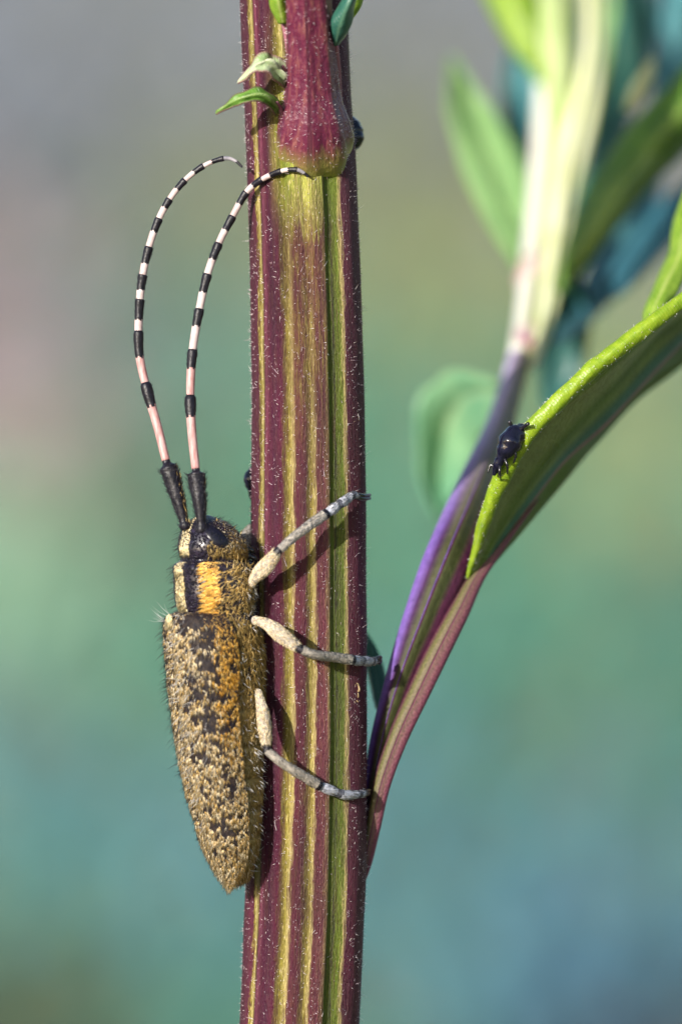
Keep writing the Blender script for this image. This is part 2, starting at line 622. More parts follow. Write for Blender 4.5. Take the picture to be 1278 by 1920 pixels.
bc = np.array([(a, b) for a, b, _ in BLOBS], float)
names = [c for _, _, c in BLOBS]
jit = RNG.normal(0, 70, (NB, 2))
dist = np.hypot(bpx[:, None] + jit[:, :1] - bc[None, :, 0], bpy_[:, None] + jit[:, 1:] - bc[None, :, 1])
near = dist.argmin(1)
for kd, (c0, c1, nm, lab) in KINDS.items():
    sel = np.array([i for i in range(NB) if names[near[i]] == kd])
    if len(sel) == 0:
        continue
    n = len(sel)
    base = np.stack([bx[sel], by[sel], bz[sel] - .5], -1)
    nrm = unit(np.array((-.30, -.75, .60)) + RNG.normal(0, .30, (n, 3)))
    up = unit(np.cross(np.cross(nrm, unit(np.array((0, .2, 1)) + RNG.normal(0, .6, (n, 3)))), nrm))
    side = unit(np.cross(up, nrm))
    L = RNG.uniform(7, 13, n)[:, None]
    w = L * RNG.uniform(.22, .38, n)[:, None]
    # a leaf: base, two widest points folded up from the midrib, two mid points, tip drooping
    q = [base, base + up * L * .45 + side * w + nrm * w * .3, base + up * L * .45, base + up * L * .45 - side * w + nrm * w * .3,
         base + up * L + nrm * L * -.25]
    V = np.stack(q, 1).reshape(-1, 3)
    F = np.array([[0, 2, 1], [0, 3, 2], [1, 2, 4], [2, 3, 4]])
    FF = (np.arange(n)[:, None, None] * 5 + F[None]).reshape(-1, 3)
    gain = {'grey': .66, 'slate': .48, 'moss': .60, 'mauve': .78}.get(kd, .74)
    c0, c1 = (tuple(v * gain * f for v, f in zip(c, (.93 if kd != 'mauve' else 1.12, 1, 1.14))) for c in (c0, c1))
    k = NT(nm)
    m = k.finish(k.ramp(k.attr('rnd'), [(0, c0), (1, c1)]), .6, trans=.15, spec=.3)
    o = mesh_obj(nm, V, FF, m, None, {'rnd': np.repeat(RNG.random(n), 5)}, smooth=False)
    o['kind'] = 'stuff'
    o['label'] = lab
    o['category'] = 'grass' if 'grass' in nm else ('moss' if 'moss' in nm else 'herbs')

# ================================================================ THE PLANT
plant = thing('herb_plant', (float(W(561, 1920)[0]), 0, GZ), 'tall flowering herb with purple and green ribbed stem, side shoot and leafy branch', 'plant')

# ---- main stem
st_py = [-900, -300, 0, 150, 300, 450, 640, 960, 1300, 1500, 1700, 1920, 2400]
st_cx = [518, 539, 548, 554, 562, 568, 573, 576, 576, 574, 569, 559, 538]
st_r = [.80, .94, .985, .985, 1.0, 1.005, 1.02, 1.05, 1.07, 1.08, 1.10, 1.10, 1.12]
py = np.concatenate([np.linspace(-900, -40, 20), np.linspace(-30, 1960, 330), np.linspace(1990, 2400, 10)])
cx = pchip(st_py, np.array(st_cx, float), py)
rr = pchip(st_py, np.array(st_r), py)
SP = np.stack([(cx - 639) / 100, 0 * cx, (960 - py) / 100], -1)
foot = np.stack([np.linspace(SP[-1][0] - .5, float(W(561, 1920)[0]), 14), np.zeros(14), np.linspace(SP[-1][2] - 8, GZ - 3, 14)], -1)
SP = np.vstack([SP, foot])
rr = np.concatenate([rr, np.linspace(1.2, 2.2, 14)])
MS = 192
RT = [0, .10, .175, .2, .24, .27, .30, .345, .385, .43, .46, .49, .52, .55, .59, .625, .645, .68, .715, .748, .78, .86, .93, 1]
RH = [0, .012, .01, -.03, .02, .025, .004, .02, -.03, .0, .025, .01, -.03, -.005, .02, .025, -.03, -.050, -.032, .008, .03, .060, .062, .02]


def stem_rib(t):
    return pchip(RT, np.array(RH), t)


ang = np.linspace(0, 2 * np.pi, MS, endpoint=False)
tfront = np.where(ang <= np.pi, ang / np.pi, (2 * np.pi - ang) / np.pi)      # 0 left .. 1 right, front half first
rib = stem_rib(tfront)
wob = vnoise(np.stack([np.repeat(SP[:, 2] * .9, MS), np.tile(tfront * 16, len(SP)), np.zeros(len(SP) * MS)], -1), 3).reshape(len(SP), MS)
node_b = np.exp(-((SP[:, 2] - 6.7) / .55) ** 2)[:, None] * np.exp(-((tfront[None] - .56) / .22) ** 2) * .05
R2 = rr[:, None] * (1 + rib[None] + .010 * wob + node_b)
SV = np.stack([SP[:, 0:1] - R2 * np.cos(ang)[None], SP[:, 1:2] - R2 * np.sin(ang)[None], np.repeat(SP[:, 2:3], MS, 1)], -1).reshape(-1, 3)
SF = grid_faces(len(SP), MS)[:, ::-1].copy()
tipc = SP[0] + np.array((0, 0, .9))
SFl = SF.tolist() + [[len(SV), j, (j + 1) % MS] for j in range(MS)]
stem = mesh_obj('main_stem', np.vstack([SV, tipc]), SFl, M['stem'], plant,
                {'ang': np.append(np.tile(tfront, len(SP)), .5), 'len': np.append(np.repeat(SP[:, 2], MS), SP[0, 2])})


def stem_surface(px, py_, lift=0.0):
    """point on the front of the stem under a place of the picture"""
    x = (px - 639) / 100
    c = np.interp(py_, st_py, st_cx)
    r = np.interp(py_, st_py, st_r)
    s = np.clip((x - (c - 639) / 100) / r, -.999, .999)
    t = math.acos(-s) / math.pi
    return np.array((x, -r * (1 + float(stem_rib(np.array([t]))[0])) * math.sqrt(1 - s * s) - lift, (960 - py_) / 100))


# hairs on the stem
vis = (SV[SF[:, 0], 2] > -10.5) & (SV[SF[:, 0], 2] < 10.5)
tf = np.tile(tfront, len(SP))[SF[:, 0]]
wt = vis * np.where((tf > .635) & (tf < .735), .15, 1.0) * (1 + .6 * np.sin(SV[SF[:, 0], 2] * 3 + tf * 40))
P, Nn, fi = sample_surface(SV, SF, 10000, wt)
n = len(P)
dv = unit(Nn * RNG.uniform(.15, .9, (n, 1)) + np.stack([RNG.normal(0, .6, n), RNG.normal(0, .4, n), RNG.normal(.2, .8, n)], -1))
dv = unit(dv + Nn * .15)
hair_mesh('stem_hairs', P - Nn * .005, dv, RNG.uniform(.025, .075, n) + .10 * (RNG.random(n) < .03), .012, M['h_stem'], stem, .2, RNG.normal(0, 1, (n, 3)))

# small torn scar with pale fibres on the right rib
k = mat_plain('dry_scar', (.14, .07, .025), (.40, .31, .17), 20, .7, .8)
sc0 = stem_surface(667, 1293)
pts = []
for i in range(9):
    a0 = i / 8 * 6.28
    b0 = sc0 + np.array((math.cos(a0) * .06, -.02, math.sin(a0) * .17))
    e0 = sc0 + np.array((math.cos(a0 + .5) * .12 * random.uniform(.3, 1), -random.uniform(.03, .10), math.sin(a0 + .5) * .24 * random.uniform(.4, 1)))
    Pq = cat([sc0 + np.array((0, .03, 0)), b0, e0], 7)
    V, F, _, _ = tube(Pq, np.linspace(.035, .008, 7), 6)
    pts.append((V, F))
V, F = join(pts)
mesh_obj('scar', V, F, k, stem)


# ---- generic plant pieces
def shoot(name, ctrl, radii, mat, parent, m=40, n=90, ridges=7, depth=.06, seed=0.0, flare=None):
    P = cat(WW(ctrl), n)
    R = pchip(np.linspace(0, 1, len(radii)), np.array(radii, float), np.linspace(0, 1, n))
    V, F, t, a = tube(P, R, m, prof=lambda t, a: 1 + depth * np.cos(ridges * a + seed) + .03 * np.sin(a * 3 + t * 7 + seed))
    return mesh_obj(name, V, F, mat, parent, {'ang': np.abs(((a / (2 * np.pi)) % 1.0)), 'len': t * n * .1})


def leaf(name, left, mid, right, mat, parent, cup=.12, n=44, mu=9, wave=.03, thick=.05, seed=0, roll=0.0, lobes=0.0):
    """blade between two margins and a midrib, all given as curves in space"""
    Lc, Mc, Rc = cat(WW(left), n), cat(WW(mid), n), cat(WW(right), n)
    u = np.linspace(-1, 1, 2 * mu + 1)
    t = np.linspace(0, 1, n)
    V = np.zeros((n, len(u), 3))
    for j, uu in enumerate(u):
        E = Lc if uu < 0 else Rc
        a = abs(uu)
        V[:, j] = Mc + (E - Mc) * a
    du = np.gradient(V, axis=1)
    dt = np.gradient(V, axis=0)
    N = unit(np.cross(du, dt))
    wd = np.linalg.norm(Lc - Rc, axis=1)[:, None]
    au = np.abs(u)[None]
    h = cup * wd * (au * (1 - au) * 4)
    h = h + wave * wd * vnoise(np.stack([np.repeat(t * 7 + seed, len(u)), np.tile(u * 2.2, n), np.full(n * len(u), seed * .7)], -1), seed).reshape(n, -1)
    V = V + N * h[..., None]
    if lobes:                                     # uneven margin
        lob = lobes * vnoise(np.stack([np.repeat(t * 16, len(u)), np.tile(np.sign(u), n), np.full(n * len(u), seed + .3)], -1), seed + 5).reshape(n, -1)
        V = V + unit(du) * (np.sign(u)[None] * au ** 3 * lob * wd)[..., None]
    # midrib stands out on the under side
    V = V - N * (.035 * np.exp(-(au / .07) ** 2) * np.minimum(wd, 1.2))[..., None]
    nu = len(u)
    o = mesh_obj(name, V.reshape(-1, 3), grid_faces(n, nu, False), mat, parent, {'u': np.tile(u, n), 'len': np.repeat(t * n * .1, nu)})
    sm = o.modifiers.new('thickness', 'SOLIDIFY')
    sm.thickness = thick
    sm.offset = 0
    return o


# ---- side shoot rising in front of the stem from the node
CRIM, CRIM2 = (.17, .014, .055), (.105, .012, .045)
k = NT('crimson_shoot')
a_, t_ = k.attr('ang'), k.attr('len')
f1 = k.noise(k.comb(k.math('MULTIPLY', a_, 26.0), k.math('MULTIPLY', t_, .9), 0.0), 1.0, 5.0, .65)
f2 = k.noise(k.obj(), 9.0, 3.0, .6)
c = k.ramp(f1, [(.3, (.060, .008, .028)), (.5, (.105, .012, .038)), (.62, (.17, .05, .055)), (.72, (.24, .10, .09))])
c = k.mix(k.framp(f2, [(.6, 0), (.75, .35)]), c, (.40, .22, .26))
base_ = k.math('ADD', k.math('MULTIPLY', t_, .1), k.math('MULTIPLY', k.math('SUBTRACT', f1, .5), .10))
c = k.mix(k.framp(base_, [(.085, 1), (.175, .0)]), c, (.27, .28, .05))
M['shoot'] = k.finish(c, .36, k.bump(k.math('ADD', f1, k.math('MULTIPLY', f2, .5)), .8, .06), trans=.05)
n = 120
ctl = [(586, 304, -.02), (586, 281, -.45), (586, 257, -.72), (586, 225, -.95), (584, 170, -1.16), (581, 90, -1.45), (577, 0, -1.8), (572, -120, -2.4), (566, -330, -3.4)]
P = cat(WW(ctl), n)
R = pchip([0, .05, .10, .15, .22, .33, .5, .72, 1], np.array([.50, .68, .75, .69, .54, .46, .42, .39, .30]), np.linspace(0, 1, n))
V, F, t, a = tube(P, R, 48, prof=lambda t, a: 1 + .045 * np.cos(7 * a + .6) + .02 * np.sin(3 * a + 9 * t), up=(0, -1, 0))
side = mesh_obj('side_shoot', V, F, M['shoot'], plant, {'ang': a / (2 * np.pi), 'len': t * 12})
Fq = np.array([f for f in F if len(f) == 4])
Pn, Nn, fi = sample_surface(V, Fq, 900, (V[Fq[:, 0], 2] < 10) * 1.0)
Nn = np.where((np.einsum('ij,ij->i', Nn, Pn - np.array(W(583, 170, -1.2)) * np.array((1, 1, 0)) - np.stack([0 * Pn[:, 0], 0 * Pn[:, 0], Pn[:, 2]], -1)) > 0)[:, None], Nn, -Nn)
hair_mesh('shoot_hairs', Pn, unit(Nn + RNG.normal(0, .5, (900, 3))), RNG.uniform(.03, .09, 900), .012, M['h_stem'], side)
GREEN_A = mat_leaf('fresh_green_leaf', (.07, .19, .02), (.16, .34, .045), (.30, .42, .14), .35, .35, 2.2, (.20, .06, .10))
WHITE_G = mat_leaf('pale_leaf', (.16, .34, .05), (.62, .66, .50), (.6, .62, .45), .3, .4, 2.5, (.26, .05, .10))
leaf('leaflet', [(528, 195, -1.15), (512, 178, -1.35), (488, 166, -1.5), (462, 170, -1.55), (432, 186, -1.5), (405, 208, -1.4)],
     [(524, 205, -1.2), (512, 192, -1.5), (490, 178, -1.75), (465, 180, -1.8), (434, 193, -1.65), (404, 212, -1.42)],
     [(516, 216, -1.15), (503, 200, -1.5), (488, 190, -1.75), (466, 192, -1.8), (436, 201, -1.65), (405, 214, -1.44)], GREEN_A, side, .16, 40, 8, .16, .03, 3, lobes=.06)
leaf('leaflet', [(540, 120, -1.15), (522, 104, -1.3), (503, 97, -1.4), (487, 99, -1.45), (470, 122, -1.45), (446, 152, -1.35)],
     [(538, 160, -1.2), (524, 128, -1.6), (500, 112, -1.75), (482, 118, -1.75), (466, 138, -1.6), (445, 155, -1.38)],
     [(533, 165, -1.15), (515, 150, -1.5), (497, 135, -1.75), (480, 134, -1.75), (464, 146, -1.6), (446, 157, -1.38)], WHITE_G, side, .18, 40, 8, .18, .03, 5, lobes=.06)
# petiole ridges running up the left of the shoot into the leaflets
M['pet'] = mat_ridged('pale_pink_petiole', [(0, (.30, .13, .16)), (.5, (.20, .05, .09)), (1, (.30, .13, .16))], 1, .1)
for ctl, rad in (([(530, 266, -.72), (531, 232, -.95), (527, 206, -1.12), (519, 192, -1.32)], [.05, .05, .045, .03]),
                 ([(540, 235, -.95), (542, 195, -1.12), (542, 150, -1.25), (530, 124, -1.5)], [.05, .05, .045, .03]),
                 ([(543, 110, -1.25), (538, 70, -1.3), (528, 20, -1.35), (520, -30, -1.5)], [.05, .06, .06, .05])):
    shoot('petiole', ctl, rad, M['pet'], side, 14, 24, 5, .06)
LIME = mat_leaf('lime_leaf', (.17, .33, .02), (.33, .50, .05), (.45, .55, .15), .4, .4, 3.0)
TEAL = mat_leaf('blue_green_leaf', (.018, .10, .085), (.045, .17, .12), (.11, .25, .17), .25, .35, 1.6)
leaf('leaflet', [(520, 40, -1.5), (506, 10, -1.6), (504, -30, -1.8)], [(530, 45, -1.6), (522, 5, -1.9), (515, -40, -2.0)], [(541, 40, -1.5), (540, 5, -1.6), (528, -30, -1.8)], LIME, side, .1, 20, 5, .05, .03, 9)
leaf('leaflet', [(622, 82, -1.4), (622, 40, -1.7), (640, 4, -1.9), (664, -24, -2.2)], [(628, 84, -1.5), (638, 45, -2.0), (652, 10, -2.3), (668, -26, -2.3)],
     [(636, 78, -1.35), (658, 42, -1.7), (662, 10, -1.9), (672, -22, -2.2)], TEAL, side, .16, 24, 6, .05, .05, 11)
leaf('leaflet', [(646, 40, -1.3), (650, 10, -1.4), (640, -40, -1.6)], [(650, 42, -1.3), (662, 8, -1.6), (662, -40, -1.8)], [(656, 40, -1.3), (676, 10, -1.4), (686, -30, -1.6)], LIME, side, .1, 20, 5, .05, .03, 13)
shoot('petiole', [(632, 190, -.75), (632, 130, -1.1), (630, 85, -1.4)], [.10, .07, .05], M['pet'], side, 14, 24, 5, .06)

# ---- branch on the right
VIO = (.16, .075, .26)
k = NT('branch_painted_sky_sheen')
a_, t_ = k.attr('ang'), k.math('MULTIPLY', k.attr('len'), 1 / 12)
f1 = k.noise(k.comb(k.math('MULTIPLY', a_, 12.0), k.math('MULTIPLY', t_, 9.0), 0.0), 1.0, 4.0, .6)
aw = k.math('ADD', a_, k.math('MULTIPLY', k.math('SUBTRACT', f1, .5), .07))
low = k.ramp(aw, [(0, (.045, .050, .016)), (.06, (.050, .062, .018)), (.12, (.055, .010, .032)), (.30, (.06, .008, .03)), (.5, PURPLE2), (.62, (.05, .012, .05)), (.70, (.17, .105, .38)), (.84, (.15, .085, .32)), (.90, (.045, .012, .06)), (.95, (.040, .040, .016)), (1, (.045, .050, .016))])  # violet-blue band on the left paints a sky reflection onto the purple
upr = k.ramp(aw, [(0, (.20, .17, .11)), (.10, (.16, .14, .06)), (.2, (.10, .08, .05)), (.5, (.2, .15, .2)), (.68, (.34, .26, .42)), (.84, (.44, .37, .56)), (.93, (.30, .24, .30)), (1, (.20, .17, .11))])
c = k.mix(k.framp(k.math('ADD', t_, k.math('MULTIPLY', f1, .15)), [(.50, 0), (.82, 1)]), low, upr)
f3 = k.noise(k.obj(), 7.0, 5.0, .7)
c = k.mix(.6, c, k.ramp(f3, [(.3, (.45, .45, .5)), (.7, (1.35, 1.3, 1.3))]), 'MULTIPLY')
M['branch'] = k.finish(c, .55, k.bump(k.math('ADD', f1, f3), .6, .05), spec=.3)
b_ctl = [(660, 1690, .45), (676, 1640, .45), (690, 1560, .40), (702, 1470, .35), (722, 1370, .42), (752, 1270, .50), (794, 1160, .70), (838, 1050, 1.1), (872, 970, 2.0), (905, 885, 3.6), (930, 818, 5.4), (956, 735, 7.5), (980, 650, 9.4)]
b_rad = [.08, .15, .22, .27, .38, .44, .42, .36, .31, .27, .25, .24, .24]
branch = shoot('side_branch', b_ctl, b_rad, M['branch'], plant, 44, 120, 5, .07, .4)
M['branch_up'] = mat_ridged('pale_branch', [(0, (.52, .52, .30)), (.2, (.48, .55, .16)), (.35, (.30, .42, .06)), (.6, (.4, .5, .2)), (.85, (.66, .64, .62)), (1, (.52, .52, .30))], .5, .15, .4, .25)
shoot('upper_branch', [(976, 668, 8.9), (990, 600, 10.2), (1003, 520, 11.6), (1016, 420, 13.0), (1026, 300, 14.4), (1036, 170, 15.6), (1046, 40, 16.7), (1054, -120, 17.8), (1060, -330, 19)],
      [.25, .30, .36, .36, .36, .38, .42, .36, .2], M['branch_up'], branch, 36, 90, 5, .06, 1.2)
M['node'] = mat_plain('magenta_node', (.27, .05, .15), (.55, .50, .40), 1.6, .4, .3)
for ctl, rad in (([(996, 535, 11.35), (1001, 515, 11.6), (1005, 496, 11.95)], [.34, .375, .34]), ([(981, 664, 8.95), (985, 645, 9.3), (988, 626, 9.7)], [.25, .29, .27])):
    shoot('node', ctl, rad, M['node'], branch, 30, 20, 3, .03)
# petiole of the big folded leaf, running along the branch
M['petiole'] = mat_ridged('pink_green_petiole', [(0, (.13, .075, .055)), (.12, (.15, .035, .065)), (.25, (.22, .08, .12)), (.4, (.15, .03, .07)), (.6, PURPLE), (.78, (.07, .012, .035)), (.88, (.11, .11, .035)), (1, (.13, .075, .055))], 1.6, .05, .58, .8, .6)
shoot('petiole', [(664, 1690, .30), (682, 1630, .18), (697, 1560, .05), (716, 1470, -.05), (746, 1385, .0), (785, 1300, .15), (826, 1215, .35), (862, 1145, .6), (892, 1085, .9), (938, 1024, 1.13), (975, 978, 1.24), (1010, 935, 1.36)],
      [.05, .12, .15, .17, .19, .21, .22, .21, .18, .12, .06, .01], M['petiole'], branch, 30, 110, 5, .06, 2.0)
# big folded leaf: upper half turned to the camera with a rolled lime margin
k = NT('leaf_under_side')
u_, l_ = k.attr('u'), k.attr('len')
f1 = k.noise(k.comb(k.math('MULTIPLY', u_, 7.0), k.math('MULTIPLY', l_, .5), 0.0), 1.0, 4.0, .6)
uw = k.math('ADD', k.math('MULTIPLY', k.math('ADD', u_, 1.0), .5), k.math('MULTIPLY', k.math('SUBTRACT', f1, .5), .07))
c = k.ramp(uw, [(0, (.17, .29, .012)), (.07, (.19, .29, .02)), (.11, (.27, .32, .11)), (.20, (.24, .30, .10)), (.29, (.10, .18, .02)), (.36, (.17, .25, .06)), (.42, (.05, .17, .11)), (.47, (.07, .20, .13)), (.49, (.36, .17, .18)), (.515, (.30, .13, .14)), (.54, (.08, .15, .03)), (.7, (.12, .21, .04)), (1, (.09, .17, .02))])  # pale, dark and teal bands paint light and shade of folds; pink midrib is real
c = k.mix(.45, c, k.ramp(k.noise(k.obj(), 3.0, 4.0, .65), [(.3, (.6, .6, .6)), (.7, (1.35, 1.35, 1.3))]), 'MULTIPLY')
UNDER = k.finish(c, .5, k.bump(k.math('ADD', f1, k.noise(k.obj(), 12.0, 3.0)), .7, .07), trans=.30)
DARKG = mat_leaf('deep_green_leaf', (.05, .14, .012), (.11, .24, .02), (.22, .34, .06), .30, .4, 1.2)
mid_b = [(884, 1100, .95), (938, 1024, 1.1), (1010, 935, 1.3), (1085, 848, 1.6), (1150, 775, 1.9), (1215, 708, 2.2), (1290, 632, 2.7), (1390, 540, 3.6), (1480, 470, 4.6)]
up_b = [(880, 1082, .85), (896, 1010, .35), (916, 945, -.05), (940, 890, -.3), (985, 820, -.6), (1050, 748, -.7), (1130, 678, -.7), (1210, 614, -.6), (1310, 541, -.3), (1475, 455, 4.0)]
lo_b = [(890, 1104, 1.0), (944, 1028, 1.6), (1016, 940, 2.3), (1092, 855, 3.0), (1163, 784, 3.6), (1226, 728, 4.0), (1300, 655, 4.4), (1400, 560, 4.6), (1484, 474, 4.7)]
leaf('leaf', up_b, mid_b, lo_b, UNDER, branch, -.02, 90, 14, .035, .06, 21, lobes=.02)
# rolled margin of that leaf
M['margin'] = mat_leaf('lime_leaf_margin', (.15, .27, .006), (.30, .42, .02), (.36, .46, .06), .25, .38, 6.0)
Pm = cat(WW(up_b[:-1]) + np.array((-.01, -.02, .02)), 200)
Rm = pchip([0, .08, .2, .35, .55, .8, 1], np.array([.03, .08, .13, .165, .16, .16, .13]), np.linspace(0, 1, 200))
Rm = Rm * (1 + .10 * vnoise(np.stack([np.linspace(0, 13, 200)] * 3, -1), 4))
Pm = Pm + .05 * np.stack([vnoise(np.stack([np.linspace(0, 9, 200), np.full(200, q), np.zeros(200)], -1), 8) for q in (0, 5, 9)], -1)
V, F, t, a = tube(Pm, Rm, 22, prof=lambda t, a: 1 + .05 * np.sin(t * 90 + 3 * a) * np.sin(a * 2 + t * 31) + .04 * np.sin(4 * a + t * 12))
mg = mesh_obj('leaf_margin', V, F, M['margin'], branch, {'u': .5 + 0 * t, 'len': t * 20})
Fq = np.array([f for f in F if len(f) == 4])
Pn, Nn, fi = sample_surface(V, Fq, 380)
cen = Pm[np.clip((t[Fq[fi, 0]] * 199).astype(int), 0, 199)]
hair_mesh('margin_hairs', Pn, unit(unit(Pn - cen) + RNG.normal(0, .8, (380, 3))), RNG.uniform(.02, .07, 380), .012, M['h_white'], mg)
# leaves of the branch, each at its own depth
PALE = mat_leaf('pale_green_leaf', (.17, .34, .12), (.28, .48, .18), (.42, .55, .28), .35, .4, 1.0)
TEALD = mat_leaf('dark_teal_leaf', (.012, .075, .07), (.03, .12, .11), (.06, .17, .15), .15, .35, 1.0)
BLUE = mat_leaf('glaucous_leaf', (.05, .19, .22), (.10, .30, .32), (.2, .4, .4), .25, .3, .8)
CREAMG = mat_leaf('cream_sheath', (.62, .64, .36), (.80, .80, .62), (.45, .52, .12), .25, .4, .8, (.34, .46, .05))
leaf('leaf', [(958, 735, 8.0), (900, 700, 9.5), (838, 702, 10.5), (790, 738, 11), (776, 800, 11), (784, 890, 11), (816, 975, 10.5)],
     [(962, 742, 8.0), (915, 735, 9.5), (868, 752, 10.8), (836, 800, 11.6), (822, 860, 11.8), (816, 925, 11.5), (817, 975, 10.6)],
     [(964, 752, 8.0), (930, 775, 9.2), (905, 815, 10), (888, 860, 10.6), (866, 905, 11), (840, 945, 11), (820, 976, 10.6)], mat_leaf('mint_leaf', (.10, .30, .17), (.24, .45, .24), (.35, .5, .3), .3, .35, .7), branch, -.05, 50, 8, .06, .05, 31, lobes=.05)
leaf('leaf', [(984, 525, 12), (952, 480, 13), (905, 400, 14.5), (866, 310, 15.5), (842, 210, 16), (843, 105, 16.5)],
     [(987, 520, 12), (968, 450, 13.6), (935, 360, 15.2), (900, 270, 16.2), (868, 185, 16.8), (845, 105, 16.6)],
     [(990, 505, 12), (1000, 420, 13.5), (992, 330, 15), (955, 250, 16), (905, 180, 16.6), (850, 106, 16.5)], PALE, branch, .10, 50, 8, .04, .05, 33, lobes=.02)
leaf('leaf', [(1010, 400, 15), (968, 330, 17), (945, 230, 18), (944, 130, 19), (965, 60, 19.5)],
     [(1014, 400, 15), (985, 320, 17.3), (972, 230, 18.6), (968, 140, 19.3), (972, 60, 19.6)],
     [(1018, 395, 15), (1010, 300, 17), (1008, 220, 18), (1000, 130, 19), (980, 60, 19.5)], BLUE, branch, .08, 40, 7, .04, .05, 35)
leaf('leaf', [(1024, 175, 15.5), (975, 110, 15.6), (930, 40, 16), (895, -40, 16.5), (880, -110, 17)],
     [(1030, 170, 15.4), (1000, 95, 15.3), (962, 20, 15.6), (925, -50, 16.2), (885, -115, 17)],
     [(1040, 160, 15.5), (1030, 70, 15.6), (1005, -10, 16), (960, -70, 16.5), (892, -118, 17)], LIME, branch, .08, 40, 7, .04, .05, 37)
# cream sheathing leaf stalk in front of the upper branch, opening into a yellow-green blade
leaf('sheath_leaf', [(994, 690, 8.2), (1006, 600, 9.6), (1020, 480, 11), (1028, 380, 12), (1040, 290, 12.6), (1064, 200, 13), (1092, 100, 13.4), (1096, 0, 14), (1090, -120, 15)],
     [(1000, 692, 8.0), (1022, 600, 9.2), (1042, 480, 10.6), (1056, 380, 11.5), (1068, 290, 12.1), (1088, 200, 12.6), (1108, 100, 13.0), (1112, 0, 13.6), (1106, -122, 15)],
     [(1008, 690, 8.2), (1038, 600, 9.4), (1060, 480, 10.8), (1078, 380, 11.8), (1100, 290, 12.4), (1122, 200, 12.9), (1130, 100, 13.3), (1132, 0, 13.9), (1122, -120, 15)], CREAMG, branch, -.18, 70, 8, .03, .06, 39)
# diagonal dark green leaf, two overlapping blades
leaf('leaf', [(1042, 545, 10), (1062, 450, 10.4), (1096, 370, 10.6), (1150, 280, 10.6), (1218, 200, 10.6), (1300, 110, 10.8), (1400, 40, 11)],
     [(1046, 548, 10), (1085, 470, 9.8), (1130, 395, 9.6), (1190, 315, 9.6), (1250, 240, 9.8), (1320, 160, 10.2), (1402, 44, 11)],
     [(1052, 552, 10), (1105, 490, 10.6), (1160, 420, 11), (1222, 350, 11.2), (1282, 285, 11.2), (1350, 200, 11.2), (1404, 48, 11)], DARKG, branch, .12, 60, 9, .06, .06, 41, lobes=.03)
leaf('leaf', [(1060, 420, 13), (1096, 330, 14), (1118, 230, 14.8), (1140, 120, 15.4), (1160, 0, 16), (1170, -110, 16.6)],
     [(1064, 420, 13), (1110, 330, 13.8), (1142, 230, 14.6), (1170, 120, 15.2), (1190, 0, 15.9), (1176, -112, 16.6)],
     [(1070, 420, 13), (1130, 335, 14.2), (1178, 235, 15), (1212, 120, 15.6), (1222, 0, 16.1), (1182, -112, 16.6)], TEAL, branch, .12, 50, 8, .06, .06, 43, lobes=.04)
leaf('leaf', [(1180, 330, 16), (1215, 230, 17), (1222, 120, 18), (1228, 10, 19), (1250, -110, 20)],
     [(1184, 332, 16), (1238, 235, 17), (1262, 120, 18), (1272, 10, 19), (1258, -112, 20)],
     [(1190, 334, 16), (1262, 245, 17), (1306, 130, 18), (1320, 10, 19), (1266, -112, 20)], BLUE, branch, .08, 40, 7, .05, .05, 45)
leaf('leaf', [(1035, 640, 10), (1088, 540, 13), (1122, 455, 15), (1168, 380, 16), (1232, 325, 17)],
     [(1038, 645, 10), (1108, 560, 13), (1150, 485, 15), (1198, 410, 16), (1236, 328, 17)],
     [(1042, 650, 10), (1126, 585, 13), (1182, 510, 15), (1222, 430, 16), (1240, 332, 17)], BLUE, branch, .10, 40, 7, .05, .05, 47)
leaf('leaf', [(1052, 500, 11), (1030, 570, 12), (1015, 650, 12.5), (1012, 720, 12.6), (1024, 775, 12.4)],
     [(1062, 500, 11), (1062, 575, 12.2), (1056, 650, 12.8), (1046, 720, 12.8), (1028, 778, 12.4)],
     [(1080, 505, 11), (1106, 580, 12), (1100, 650, 12.5), (1078, 720, 12.6), (1034, 778, 12.4)], TEALD, branch, .10, 40, 7, .05, .05, 49)
leaf('leaf', [(1208, 640, 1.2), (1205, 590, 1.6), (1225, 540, 2.2), (1252, 480, 3), (1262, 420, 3.6), (1300, 320, 4.4)],
     [(1222, 632, 1.0), (1222, 590, 1.2), (1244, 540, 1.8), (1272, 480, 2.6), (1284, 420, 3.4), (1304, 322, 4.4)],
     [(1238, 622, 1.0), (1246, 590, 1.4), (1270, 540, 2), (1300, 480, 2.8), (1310, 420, 3.6), (1308, 326, 4.4)], LIME, branch, .10, 40, 7, .06, .05, 51, lobes=.03)
leaf('leaf', [(1098, 250, 15.5), (1110, 150, 16.5), (1120, 60, 17.5), (1150, -40, 18.5), (1190, -130, 19)],
     [(1104, 252, 15.5), (1132, 155, 16.3), (1156, 60, 17.2), (1182, -40, 18.3), (1194, -132, 19)],
     [(1112, 254, 15.5), (1160, 165, 16.5), (1196, 70, 17.5), (1216, -30, 18.5), (1200, -132, 19)], PALE, branch, .10, 40, 7, .06, .05, 55, lobes=.03)
leaf('leaf', [(1040, 330, 13.5), (1030, 230, 13.2), (1016, 120, 13.4), (1010, 10, 14), (1024, -110, 15)],
     [(1046, 332, 13.3), (1050, 230, 12.9), (1046, 120, 13.0), (1040, 10, 13.6), (1030, -112, 15)],
     [(1052, 332, 13.5), (1068, 235, 13.2), (1074, 125, 13.4), (1068, 10, 14), (1036, -112, 15)], mat_leaf('bright_young_leaf', (.34, .48, .14), (.52, .62, .28), (.6, .65, .36), .35, .45, 1.0), branch, .12, 40, 7, .05, .05, 57)
